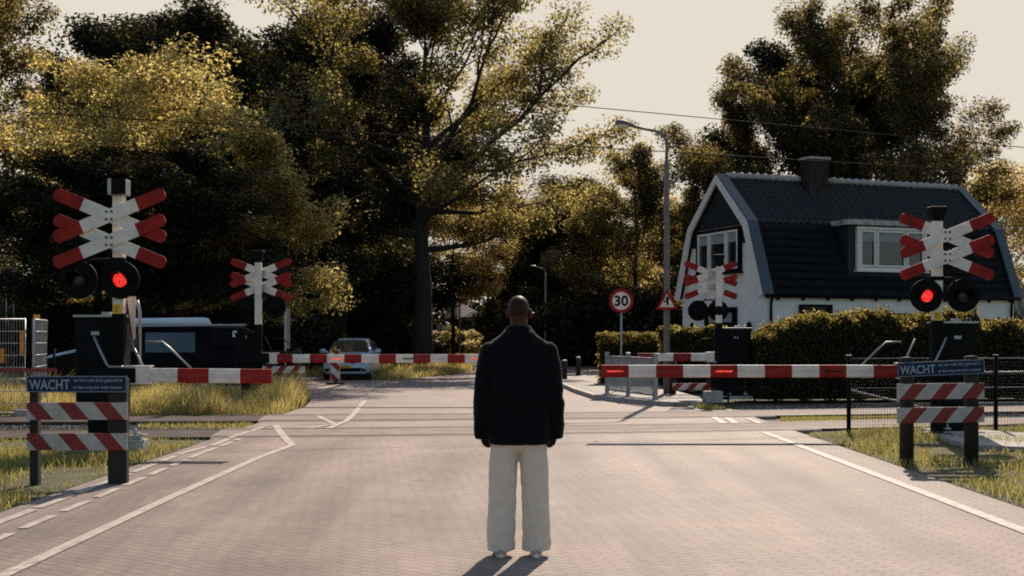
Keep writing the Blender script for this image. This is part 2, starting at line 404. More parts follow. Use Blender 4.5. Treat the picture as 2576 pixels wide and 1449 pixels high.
# ------------------------------------------------------------------ text
def text_mesh(mb, body, size, cx, cz, y, mat_i, bold=0.0, width=None, align='CENTER', rot=0.0, back=False):
    cu = bpy.data.curves.new('t', 'FONT'); cu.body = body; cu.size = size; cu.offset = bold; cu.align_x = align; cu.align_y = 'CENTER'; cu.resolution_u = 3
    ob = bpy.data.objects.new('t', cu); COL.objects.link(ob)
    dg = bpy.context.evaluated_depsgraph_get(); dg.update()
    me = bpy.data.meshes.new_from_object(ob.evaluated_get(dg))
    vs = [v.co.copy() for v in me.vertices]; fs = [tuple(p.vertices) for p in me.polygons]
    bpy.data.objects.remove(ob); bpy.data.curves.remove(cu); bpy.data.meshes.remove(me)
    if not vs: return
    sx = 1.0
    if width:
        w = max(v.x for v in vs) - min(v.x for v in vs); sx = width / w
        x0 = min(v.x for v in vs) if align == 'LEFT' else (max(v.x for v in vs) + min(v.x for v in vs)) / 2
    else: x0 = 0
    z0 = (max(v.y for v in vs) + min(v.y for v in vs)) / 2
    z0 = 0 if align == 'LEFT' else z0
    mb.add([(cx + (v.x - x0) * sx, y, cz + (v.y - z0)) for v in vs], fs, mat_i)

# ------------------------------------------------------------------ level-crossing signals
def crossboard(mb, c, ang, s, y, t=.022):
    L, w, rl, ch = 1.60 * s, .172 * s, .40 * s, .045 * s
    T = Matrix.Translation((c[0], y, c[1])) @ Matrix.Rotation(-ang, 4, 'Y')
    h = L / 2
    mb.prism([(-h + rl, -w / 2), (h - rl, -w / 2), (h - rl, w / 2), (-h + rl, w / 2)], -t / 2, t / 2, 'y', 0, T)
    for sg in (-1, 1):
        mb.prism([(sg * (h - rl), -w / 2), (sg * (h - ch), -w / 2), (sg * h, -w / 2 + ch), (sg * h, w / 2 - ch), (sg * (h - ch), w / 2), (sg * (h - rl), w / 2)], -t / 2, t / 2, 'y', 1, T)
def signal(label, X, Y, rz, s, z_top, z_black, zx, cdx, zl, lx, lit, box_z, box_kind, sticker=None):
    g = thing('crossing_signal', label, 'crossing signal', (X, Y, 0), rz, 'level crossing signals')
    mb = MB(); mb.box((0, 0, (z_top + z_black) / 2), (.15, .12, z_top - z_black)); mb.build('pole', M['white'] , g, .012)
    mb = MB(); mb.box((0, 0, z_black / 2 - .0), (.165, .135, z_black)); mb.box((0, 0, .03), (.4, .4, .06)); mb.build('pole_base', M['black'], g, .008)
    for zc in zx:
        for i, a in enumerate((R(-22.2), R(22.2))):
            mb = MB(); crossboard(mb, (cdx, zc), a, s, -.10 - .026 * (i + 1)); b = mb.build('cross_board', [M['white'], M['red']], g)
        for bx in (-.035, .035):
            for bz in (-.05, .05):
                MB().disc((cdx + bx, zc + bz), .016, -.178, -.165, 10).build('bolt', M['rail'], g)
        mb = MB(); mb.box((cdx * .75, -.085, zc), (.20, .05, .13)); mb.build('bracket', M['grey_steel'], g)
    if box_kind == 'box':
        mb = MB(); mb.box((-.0, -.01, (box_z[0] + box_z[1]) / 2), (.235, .26, box_z[1] - box_z[0])); o = mb.build('bell_box', M['grey_steel'], g, .012)
        mb = MB(); mb.box((.035, -.145, (box_z[0] + box_z[1]) / 2), (.19, .02, (box_z[1] - box_z[0]) * .97)); mb.build('bell_front', M['black'], g)
    else:
        mb = MB(); c = (box_z[0] + box_z[1]) / 2; h = (box_z[1] - box_z[0]) / 2
        r = lambda w, d, z: [(-w, -d, z), (w, -d, z), (w, d, z), (-w, d, z)]
        mb.loft([r(.085, .085, c - h), r(.1, .1, c - h * .2), r(.13, .12, c + h * .7), r(.13, .12, c + h * .92), r(.11, .1, c + h)], smooth=False)
        mb.build('bell_box', M['cabinet'], g, .008)
    mb = MB(); mb.tube([(0, 0, z_top), (0, 0, box_z[0] + .02)], .04, 10); mb.tube([(.06, 0, z_top - .05), (.07, 0, z_top + .05), (.05, 0, box_z[0] + .02)], .01, 6); mb.build('neck', M['black'], g)
    # light pair
    mb = MB(); zb = zl + .27
    mb.tube([(lx[0] + .10, -.06, zb - .06), (lx[0] + .16, -.06, zb), (lx[1] - .16, -.06, zb), (lx[1] - .10, -.06, zb - .06)], .022, 8); mb.box((0, -.05, zb), (.2, .05, .06))
    mb.build('light_bracket', M['black'], g)
    for i, x in enumerate(lx):
        mb = MB(); mb.disc((x, zl), .255, -.115, -.09, 40); mb.tube([(x, -.09, zl), (x, .05, zl), (x, .09, zl)], [.14, .13, .08], 24)
        b = mb.build('light_backboard', M['black'], g)
        mb = MB(); mb.ell((x, -.118, zl), (.098, .022, .098), 24, 10); ln = mb.build('lens', M['lit'] if i == lit else M['lens'], b)
        mb = MB(); rings = []
        for k in range(15):
            a = R(-25) + R(230) * k / 14
            ca, sa = math.cos(a), math.sin(a); ext = .10 + .16 * max(0, sa) ** .7
            rings.append([(x + .112 * ca, -.115, zl + .112 * sa), (x + .118 * ca, -.115 - ext, zl + .115 * sa - .01), (x + .124 * ca, -.115 - ext, zl + .121 * sa - .01), (x + .118 * ca, -.115, zl + .118 * sa)])
        mb.loft(rings); mb.build('hood', M['black'], b)
    if sticker:
        mb = MB(); mb.box((-.005, -.0625, sum(sticker) / 2), (.128, .005, sticker[1] - sticker[0])); st = mb.build('sticker', M['yellow'], g)
        mb = MB()
        for k in range(5): mb.box((-.02 + .006 * (k % 2), -.066, sticker[1] - .025 - .018 * k), (.07, .002, .005))
        mb.build('print', M['wood'], st)
    return g
def GX(dx, Y): return (dx - HX) * Y / FX
nlX, nlY = GX(300, 16.5), 16.5
signal('white crossing signal with its right red light lit, left of the dark van', nlX, nlY, 0, 1.0, 3.45, 1.86, (3.168, 2.826), -.085, 2.313, (-.51, .05), 1, (3.45, 3.665), 'box', (1.86, 1.99))
g = [o for o in bpy.data.objects if o.name == 'crossing_signal'][0]
MB().tube([(.20, .25, 1.0), (.20, .25, 1.9), (.17, .22, 2.05)], .022, 10).build('conduit', M['grey_steel'], g)
mb = MB(); mb.prism([(.05, 2.1), (.17, 2.1), (.165, 1.55), (.14, 1.5)], .16, .175, 'y'); fl = mb.build('side_plate', M['white'], g)
mb = MB(); mb.prism([(.03, 2.1), (.05, 2.1), (.14, 1.5), (.13, 1.45)], .155, .18, 'y'); mb.build('plate_edge', M['red'], fl)
nrX, nrY = GX(2357, 19.0), 19.0
signal('white crossing signal with its left red light lit, before the house roof', nrX, nrY, 0, .965, 3.34, 1.80, (3.105, 2.768), .107, 2.18, (-.20, .365), 0, (3.36, 3.56), 'bell', (1.80, 1.93))
flX, flY = GX(650, 28.0), 28.0
signal('crossing signal seen from behind against dark trees beside the dark van', flX, flY, R(180), .93, 3.23, 1.81, (3.0, 2.68), -.03, 2.21, (-.36, .20), -1, (3.26, 3.5), 'bell')
frX, frY = GX(1808, 30.0), 30.0
signal('crossing signal seen from behind in front of the white house gable', frX, frY, R(180), .868, 3.25, 1.86, (3.08, 2.76), .168, 2.17, (0.0, .486), -1, (3.27, 3.54), 'bell')

# ------------------------------------------------------------------ barriers
def barrier(label, X, Y, rz, side, x0, x1, zb, first, cell=.42, lights=(), unlit=(), cab=(-.33, .5), ztop=1.8, drop=0.0, back=False, far=False):
    g = thing('crossing_barrier', label, 'crossing barrier', (X, Y, 0), rz, 'level crossing barriers')
    sd = side; y0 = .28 if not back else .30
    mb = MB(); cx = sd * cab[0]
    mb.box((cx, y0 + .05, ztop / 2 + .25), (cab[1], .55, ztop - .5)); mb.box((cx + sd * .05, y0 + .05, .28), (cab[1] * .7, .4, .56)); mb.build('cabinet', M['cabinet'], g, .02)
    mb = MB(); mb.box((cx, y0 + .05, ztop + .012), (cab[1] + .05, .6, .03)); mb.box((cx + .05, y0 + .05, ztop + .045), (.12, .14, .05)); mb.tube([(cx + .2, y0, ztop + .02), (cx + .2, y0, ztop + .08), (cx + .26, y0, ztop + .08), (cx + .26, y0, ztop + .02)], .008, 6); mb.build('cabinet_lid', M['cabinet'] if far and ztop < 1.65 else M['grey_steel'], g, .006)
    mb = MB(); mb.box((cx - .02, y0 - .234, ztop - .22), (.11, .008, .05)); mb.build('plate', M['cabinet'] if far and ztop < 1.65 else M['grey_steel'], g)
    mb = MB(); mb.box((cx, y0 + .05, .04), (.75, .75, .08)); mb.build('foundation', M['concrete'], g, .01)
    for k in (-.2, .2):
        mb = MB(); mb.tube([(cx + k, y0 - .28, .08), (cx + k, y0 - .28, .2)], .02, 8); mb.box((cx + k, y0 - .28, .13), (.09, .09, .03)); mb.build('anchor_bolt', M['grey_steel'], g)
    # arm frame
    xa = sd * (x0 - .14)
    ax0, ax1 = (xa - sd * .36), (xa - sd * .12)
    for k, (xs_, zs_) in enumerate(((ax0 - sd * .18, zb + .52), (ax1 - sd * .02, zb + .50))):
        ys = .0 if k == 0 else .22
        ys += -.12
        mb = MB()
        mb.tube([(xs_, ys, zs_), (xs_ + sd * .17, ys, zb + .15), (xs_ + sd * .20, ys, zb + .118), (xa, ys, zb + .11)], .017, 8)
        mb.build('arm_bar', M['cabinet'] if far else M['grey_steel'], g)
    mb = MB(); mb.box((xa - sd * .30, .02, zb + .0), (.62, .30, .20)); mb.build('arm_casting', M['cabinet'], g, .015)
    mb = MB(); mb.box((xa + sd * .06, -.02, zb + .0), (.24, .16, .235)); mb.box((xa + sd * .02, 0, zb + .122), (.36, .22, .014)); mb.build('clamp', M['white'], g, .006)
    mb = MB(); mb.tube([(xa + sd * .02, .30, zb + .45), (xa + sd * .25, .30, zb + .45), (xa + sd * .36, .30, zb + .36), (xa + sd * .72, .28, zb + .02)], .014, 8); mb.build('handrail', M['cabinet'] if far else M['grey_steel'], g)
    # boom: extruded profile in cells
    prof = [(-.028, -.095), (-.040, -.07), (-.043, -.022), (-.036, -.016), (-.043, -.010), (-.043, .010), (-.036, .016), (-.043, .022), (-.040, .07), (-.028, .095), (.028, .097), (.036, .0), (.028, -.097)]
    mb = MB(); L = x1 - x0; n = max(1, round(L / cell)); c = L / n; col = first
    for i in range(n):
        a, b = x0 + i * c, x0 + (i + 1) * c
        dz = lambda x: -drop * (x - x0) / L
        ra = [(sd * a, p[0] - .03, zb + p[1] + dz(a)) for p in prof]; rb = [(sd * b, p[0] - .03, zb + p[1] + dz(b)) for p in prof]
        mb.loft([ra, rb], col, smooth=False); col = 1 - col
    bm_ = mb.build('boom', [M['white'], M['red']], g)
    mb = MB()
    for dz_ in (.016, -.016): mb.box((sd * (x0 + L / 2), -.0655, zb + dz_ - drop / 2), (L, .003, .005), 0, (0, sd * math.atan2(drop, L), 0))
    mb.build('groove', M['grey_steel'], bm_)
    yl = -.0755 if not back else .012
    for t in lights:
        mb = MB(); mb.box((sd * t, yl, zb), (.26, .012, .022)); mb.build('boom_light', M['litbar'], g, .003)
    for t in unlit:
        mb = MB(); mb.box((sd * t, yl, zb), (.26, .012, .022)); mb.build('boom_light', M['black'], g, .003)
    return g
barrier('crossing barrier with the short near boom in front of the dark van', nlX, nlY, 0, 1, .38, 2.06, 1.035, 0, cell=.41, cab=(-.32, .58), ztop=1.82, drop=.015)
barrier('crossing barrier whose long near boom ends right of the man with two lit red strips', nrX, nrY, 0, -1, .58, 5.20, 1.015, 1, lights=(4.99, 3.31), unlit=(1.63,), cab=(-.36, .56), ztop=1.76)
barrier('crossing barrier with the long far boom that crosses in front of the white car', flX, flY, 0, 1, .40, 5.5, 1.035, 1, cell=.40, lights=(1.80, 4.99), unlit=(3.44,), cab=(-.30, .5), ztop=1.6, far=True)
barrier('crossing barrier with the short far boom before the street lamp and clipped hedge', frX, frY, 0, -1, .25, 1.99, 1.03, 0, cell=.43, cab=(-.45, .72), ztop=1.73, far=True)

# ------------------------------------------------------------------ striped fences with the blue text sign
def wacht(label, X, Y, sl, posts, boards, sign, tilt, phase, domed, w=1.06, btilt=0.0):
    g = thing('crossing_fence', label, 'striped fence', (X, Y, 0), 0, 'striped fences with blue text sign')
    for (px, pw, pz) in posts:
        mb = MB()
        if domed:
            mb.tube([(px, 0, -.1), (px, 0, pz - .03), (px, 0, pz - .01), (px, 0, pz)], [pw / 2, pw / 2, pw * .45, pw * .12], 16)
        else: mb.box((px, 0, pz / 2 - .05), (pw, .10, pz + .1))
        mb.build('post', M['wood'], g, 0 if domed else .01)
    sm = stripe_mat('striped_board', (.2, .008, .006), (.43, .40, .37), .375, sl, phase)
    for (z0, z1) in boards:
        mb = MB(); h = z1 - z0
        mb.box((0, 0, 0), (w, .02, h)); o = mb.build('striped_board', sm, g, .003, loc=(0, -.075 if not domed else -.10, (z0 + z1) / 2), rot=(0, -btilt, 0))
    z0, z1 = sign; zc = (z0 + z1) / 2; h = z1 - z0
    rr = .018
    def rrect(wd, hd, r):
        pts = []
        for cx_, cz_, a0 in ((wd - r, -hd + r, -90), (wd - r, hd - r, 0), (-wd + r, hd - r, 90), (-wd + r, -hd + r, 180)):
            for k in range(5): a = R(a0 + 22.5 * k); pts.append((cx_ + r * math.cos(a), cz_ + r * math.sin(a)))
        return pts
    mb = MB(); mb.prism(rrect(w / 2, h / 2, rr), -.008, .008, 'y')
    sg = mb.build('text_sign', M['blue'], g, loc=(0, -.11 if domed else -.085, zc), rot=(0, -tilt, 0))
    mb = MB(); o_ = rrect(w / 2 - .004, h / 2 - .004, rr); i_ = rrect(w / 2 - .010, h / 2 - .010, rr * .7); n = len(o_)
    mb.add([(a, -.0095, b) for a, b in o_] + [(a, -.0095, b) for a, b in i_], [(k, (k + 1) % n, n + (k + 1) % n, n + k) for k in range(n)])
    mb.build('border', M['signtext'], sg)
    mb = MB(); text_mesh(mb, "WACHT", .145, -.285, -.004, -.0105, 0, .0028, width=.43); mb.build('lettering', M['signtext'], sg)
    mb = MB()
    text_mesh(mb, "tot het rode licht gedoofd is", .05, .222, .037, -.0105, 0, .0006, width=.515)
    text_mesh(mb, "er kan nog een trein komen", .05, .222, -.037, -.0105, 0, .0006, width=.515)
    mb.build('small_lettering', M['signtext'], sg)
    return g
wacht('striped fence with level blue WACHT sign on black square posts', GX(200.5, 13), 13.0, -.86, ((-.47, .09, 1.12), (.41, .20, 1.12)), ((.683, .866), (.363, .541)), (.973, 1.146), 0.0, .34, False)
wacht('striped fence with tilted blue WACHT sign on domed round posts', GX(2359, 15), 15.0, .86, ((-.38, .17, 1.31), (.41, .17, 1.325)), ((.797, .99), (.51, .70)), (1.085, 1.262), R(2.4), .12, True, btilt=R(.8))

# far striped fences seen from behind
g = thing('crossing_fence', 'weathered striped fence on a brown post beside the far long boom', 'striped fence', (GX(748.6, 31.3), 31.3, 0), 0)
mb = MB(); mb.tube([(0, 0, -.1), (0, 0, 1.17), (0, 0, 1.21)], [.105, .105, .05], 14); mb.build('post', M['wood'], g)
mb = MB(); mb.tube([(-.95, 0, -.1), (-.95, 0, 1.17), (-.95, 0, 1.21)], [.09, .09, .05], 14); mb.build('post', M['wood'], g)
smb = stripe_mat('striped_board_back', RED, WHITE, .36, .8, .1)
for z0, z1, m_ in ((.60, .78, smb), (.24, .44, mat('rusty_board', (.30, .2, .15), .8, var=.5, scale=5))):
    mb = MB(); mb.box((0, 0, 0), (1.3, .02, z1 - z0)); mb.build('striped_board', m_, g, loc=(-.44, -.13, (z0 + z1) / 2))
mb = MB(); mb.box((-.5, 0, 1.12), (1.1, .09, .09)); mb.build('top_rail', M['wood'], g, .01)
g = thing('crossing_fence', 'low striped fence in the hedge shadow below the far short boom', 'striped fence', (GX(1692, 30.6), 30.6, 0), 0)
for px_ in (0, .95): MB().tube([(px_, 0, -.1), (px_, 0, 1.0)], .09, 12).build('post', M['wood'], g)
mb = MB(); mb.box((0, 0, 0), (.95, .02, .17)); mb.build('striped_board', stripe_mat('striped_board_low', RED, WHITE, .38, .9, .2), g, loc=(.46, -.11, .29))
mb = MB(); mb.box((0, 0, 0), (.95, .02, .17)); mb.build('striped_board', smb, g, loc=(.46, -.11, .66))

# ------------------------------------------------------------------ traffic signs
g = thing('speed_sign', 'round red and white 30 speed sign on a thin grey pole before the left hedge', 'road sign', (GX(1563, 33), 33, 0))
zc = 2.49; r_ = .325
mb = MB(); mb.tube([(0, .03, 0), (0, .03, zc + .2)], .028, 10); mb.build('pole', M['grey_steel'], g)
mb = MB(); mb.disc((0, zc), r_, -.012, .0, 48); mb.build('sign_face', M['red'], g)
mb = MB(); mb.disc((0, zc), r_ * .74, -.016, -.0125, 48); mb.build('white_disc', M['white'], g)
mb = MB(); text_mesh(mb, "30", .38, 0, zc, -.018, 0, .012, width=.375); mb.build('numeral', M['black'], g)
g = thing('warning_sign', 'red triangle side road warning sign fixed to the tall street lamp', 'road sign', (GX(1678, 30.85), 30.85, 0))
w_ = .84 / 2 * .68; zt = at(0, 726, 30.85).z; zb_ = at(0, 779, 30.85).z
def tri(sc):
    cz = zb_ + (zt - zb_) / 3; return [(-w_ * sc, cz + (zb_ - cz) * sc), (w_ * sc, cz + (zb_ - cz) * sc), (0, cz + (zt - cz) * sc)]
mb = MB(); mb.prism(tri(1.0), -.012, 0, 'y'); mb.build('sign_face', M['red'], g, .002)
mb = MB(); mb.prism(tri(.64), -.016, -.0125, 'y'); mb.build('white_triangle', M['white'], g)
mb = MB(); cz = zb_ + .10; mb.box((.01, -.0185, cz + .10), (.055, .003, .17)); mb.prism([(-.05, cz + .16), (.07, cz + .16), (.01, cz + .26)], -.020, -.017, 'y'); mb.box((-.05, -.0185, cz + .11), (.07, .003, .034)); mb.box((-.075, -.0195, cz + .11), (.02, .003, .06)); mb.build('symbol', M['black'], g)

# ------------------------------------------------------------------ street lamps
M['lamp'] = mat('weathered_lamp_post', (.15, .125, .12), .6, .0, .12, 8)
g = thing('street_lamp', 'tall grey street lamp with curved arm rising against the pale sky', 'street lamp', (GX(1677, 31), 31, 0))
mb = MB(); mb.tube([(0, 0, 0), (0, 0, 2.0), (0, 0, 5.85), (0, 0, 5.97)], [.085, .078, .066, .042], 16); mb.build('pole', M['lamp'], g)
mb = MB(); pts = [(0, 0, 5.95), (0, 0, 6.38)] + [(-.36 + .36 * math.cos(R(a)), 0, 6.38 + .36 * math.sin(R(a))) for a in (20, 40, 60, 75)] + [(-.55, 0, 6.775), (-.84, 0, 6.85)]
mb.tube(pts, [.04, .038, .037, .036, .035, .035, .034, .033], 12); mb.build('arm', M['lamp'], g)
mb = MB(); ring = lambda x, z, w, h: [(x, w * math.cos(2 * math.pi * k / 16), z + h * math.sin(2 * math.pi * k / 16) * (1 if math.sin(2 * math.pi * k / 16) > 0 else .55)) for k in range(16)]
mb.loft([ring(-.80, 6.84, .045, .04), ring(-.9, 6.87, .09, .075), ring(-1.08, 6.91, .125, .10), ring(-1.22, 6.93, .12, .09), ring(-1.3, 6.935, .06, .05)]); mb.build('lamp_head', M['lamp'], g)
mb = MB(); mb.ell((-1.09, 0, 6.86), (.19, .10, .075), 18, 10); mb.build('lamp_glass', mat('lamp_bowl', (.75, .62, .5), .2, var=.05), g)
Yl = 62.0; s_ = FX / Yl
g = thing('street_lamp', 'small distant street lamp with short arm before the dark trees right of the man', 'street lamp', (GX(1372, Yl), Yl, 0))
zt = HC + (842 - 680) / s_
mb = MB(); mb.tube([(0, 0, 0), (0, 0, zt - .1)], [.08, .05], 10); mb.build('pole', M['grey_steel'], g)
mb = MB(); mb.tube([(0, 0, zt - .12), (-.05, 0, zt + .05), (-.25, 0, zt + .12), (-.5, 0, zt + .18)], .035, 8); mb.build('arm', M['grey_steel'], g)
mb = MB(); mb.ell((-.62, 0, zt + .21), (.16, .08, .05)); mb.build('lamp_head', M['grey_steel'], g)

# ------------------------------------------------------------------ bollards, railing, beacon, striped pole
for i, (dx, dy, hh, lab) in enumerate(((1420, 961, .62, 'nearer of two dark bollards on the pavement corner'), (1455, 946, .62, 'farther of two dark bollards on the pavement corner'))):
    x, y = gp(dx, dy); g = thing('bollard', lab, 'bollard', (x, y, .0), 0, 'bollards at the pavement corner')
    mb = MB(); mb.tube([(0, 0, 0), (0, 0, hh + .08)], [.095, .088], 14); mb.build('body', M['wood'], g)
    mb = MB(); mb.tube([(0, 0, hh + .08), (0, 0, hh + .11), (0, 0, hh + .125)], [.09, .085, .05], 14); mb.build('cap', M['white'], g)
a_ = Vector((GX(1527, 31.0), 31.0, .1)); b_ = Vector((GX(1648, 28.0), 28.0, .05)); d_ = b_ - a_
g = thing('metal_railing', 'grey metal bar railing along the kerb behind the long right boom', 'railing', a_, math.atan2(d_.y, d_.x))
L_ = Vector((d_.x, d_.y)).length
for t in (0, .46, 1):
    mb = MB(); mb.box((L_ * t, 0, .50), (.085 if t < 1 else .12, .085, 1.04)); mb.box((L_ * t, 0, 1.03), (.10 if t < 1 else .13, .10, .03)); mb.build('post', M['grey_steel'], g, .006)
for z in (.93, .10):
    mb = MB(); mb.box((L_ / 2, 0, z), (L_, .04, .05)); mb.build('rail', M['grey_steel'], g)
mb = MB(); n = 34
for k in range(n): mb.box((L_ * (k + .5) / n, 0, .51), (.022, .022, .80))
mb.build('bars', M['grey_steel'], g)
bx, by = gp(843, 966)
g = thing('guide_beacon', 'red and white striped guide beacon standing before the white car', 'beacon', (bx, by, 0))
mb = MB(); mb.box((0, 0, 0), (.29, .05, .98)); mb.build('panel', stripe_mat('beacon_stripes', RED, WHITE, .52, -1.15, .22), g, .01, loc=(0, 0, .60))
mb = MB(); mb.box((0, .001, .60), (.315, .045, 1.005)); mb.build('edge_frame', M['yellow'], g, .01)
mb = MB(); mb.box((.02, 0, .05), (.09, .09, .12)); mb.box((0, 0, .02), (.55, .3, .05)); mb.build('foot', M['rubber'], g, .01)
mb = MB(); mb.tube([(0, 0, 1.09), (0, 0, 1.2)], .03, 8); mb.build('handle', M['yellow'], g)
x0_ = GX(1083, 60)
g = thing('marker_post', 'thin red and white banded post far beside the big trunk', 'marker post', (x0_, 60, 0))
for k in range(7):
    mb = MB(); mb.tube([(0, 0, k * .24), (0, 0, k * .24 + .24)], .10, 10); mb.build('band', M['red'] if k % 2 else M['white'], g)
# flat sign post seen edge-on and grey mast
g = thing('sign_post', 'thin grey post with a sign seen edge-on right of the far signal', 'sign post', (GX(718, 33), 33, 0))
mb = MB(); mb.tube([(0, 0, 0), (0, 0, 2.35)], .03, 8); mb.build('pole', M['grey_steel'], g)
mb = MB(); mb.box((.05, 0, 1.75), (.06, .5, 1.1)); mb.build('sign_panel', M['grey_steel'], g)
o = MB().tube([(0, 0, 0), (0, 0, 4.6)], [.05, .04], 8).build('pole', M['grey_steel'])
o.name = 'utility_pole'; o.location = (GX(1157, 80), 80, 0); tag(o, 'thin pale pole before the far brown roof', 'pole')
g = thing('mast', 'slim grey lattice mast at the left edge behind the site fence', 'mast', (GX(26, 40), 40, 0))
for k in (-.12, .12):
    mb = MB(); mb.tube([(k, 0, 0), (k, 0, 4.2)], .025, 6); mb.build('upright', M['grey_steel'], g)
mb = MB()
for k in range(9): mb.tube([(-.12, 0, .4 + k * .4), (.12, 0, .6 + k * .4)], .012, 5)
mb.build('bracing', M['grey_steel'], g)

# ------------------------------------------------------------------ small track-side things
x, y = gp(345, 1140)
g = thing('equipment_base', 'pale concrete foot with steel clamp beside the left WACHT fence', 'equipment base', (x, y, 0))
mb = MB(); mb.box((0, 0, .09), (.24, .3, .2)); mb.build('block', M['concrete'], g, .02)
mb = MB(); mb.box((-.03, 0, .22), (.2, .12, .04)); mb.tube([(-.03, 0, .2), (-.03, 0, .33)], .02, 8); mb.box((.08, -.02, .25), (.14, .05, .02), 0, (0, .2, 0)); mb.build('clamp', M['grey_steel'], g)
g = thing('concrete_block', 'rough concrete block in shade under the long right boom', 'concrete block', (GX(1793, 28.6), 28.6, 0))
mb = MB(); mb.box((0, 0, .13), (.42, .35, .28)); mb.build('block', M['concrete'], g, .02)
mb = MB(); mb.tube([(0, 0, .26), (0, 0, .31), (.04, 0, .31)], .012, 6); mb.build('lifting_eye', M['rail'], g)
g = thing('low_rail', 'low dark metal rail on thin legs before the big hedge', 'rail', (GX(1875, 28.6), 28.6, 0))
mb = MB(); mb.box((0, 0, .33), (1.0, .12, .04)); mb.build('bar', M['cabinet'], g)
for k in (-.4, .22):
    mb = MB(); mb.box((k, 0, .16), (.04, .06, .33)); mb.build('leg', M['cabinet'], g)
# slab at the right signal
p = [gp(2320, 1094), gp(2440, 1088), gp(2700, 1106), gp(2700, 1140), gp(2440, 1130)]
o = sheet('concrete_slab', p, .06, M['concrete'], 'structure', .2)

# ------------------------------------------------------------------ overhead wires
def wire(label, a, b, sag=.02, r=.011):
    a, b = Vector(a), Vector(b); d = b - a; a2 = a - d * .5; b2 = b + d * .5
    pts = [a2.lerp(b2, k / 24) - Vector((0, 0, sag * 4 * (k / 24) * (1 - k / 24))) for k in range(25)]
    o = MB().tube(pts, r, 5).build('overhead_wire', M['black']); return tag(o, label, 'wire', 'overhead wires')
w1 = wire('overhead wire crossing behind the street lamp arm and past the chimney', at(300, 297, 22.5), at(2576, 437, 27.5), 0, .010)
wire('overhead wire passing above the house roof at upper right', at(1780, 297, 26.5), at(2576, 371, 28.5), 0, .010)
wire('thin overhead wire in the far upper right corner of the sky', at(2440, 300, 24.5), at(2576, 322, 25), 0, .007)
for dx, dy in ((1537, 361), (1634, 367)):
    t = (dx - 300) / 2276; Y = 22.5 + 5 * t; c = at(dx, 297 + 140 * t, Y)
    o = MB().box((c.x, c.y, c.z + .05), (.05, .04, .07)).build('wire_clip', M['black'], None, .01)
    tag(o, 'small clip on the long overhead wire left of the lamp pole' if dx < 1600 else 'small clip on the long overhead wire nearest the lamp pole', 'wire clip', 'wire clips')
# ------------------------------------------------------------------ the house
M['wall'] = mat('white_render', (.80, .775, .74), .85, var=.07, scale=1.3)
M['tile'] = mat('dark_roof_tile', (.012, .0140, .0155), .65, var=.35, scale=3.5, spec=.35)
M['slate'] = mat('dark_lower_tile', (.006, .007, .009), .75, var=.3, scale=4, spec=.15)
M['clad'] = mat('dark_blue_boarding', (.014, .018, .025), .6, var=.15, scale=4, spec=.3)
M['zinc'] = mat('grey_edge_tile', (.050, .066, .076), .5, var=.15, scale=5)
M['trim'] = mat('white_trim', (.75, .70, .65), .55, var=.08, scale=5)
M['oldtrim'] = mat('weathered_fascia', (.40, .37, .35), .7, var=.45, scale=5)
M['brick'] = paver_mat('chimney_brick', (.05, .025, .022), (.035, .018, .017), (.05, .045, .042), 4.2, 0, .85)
M['curtain'] = mat('window_blind', (.30, .31, .30), .9, var=.15, scale=7)
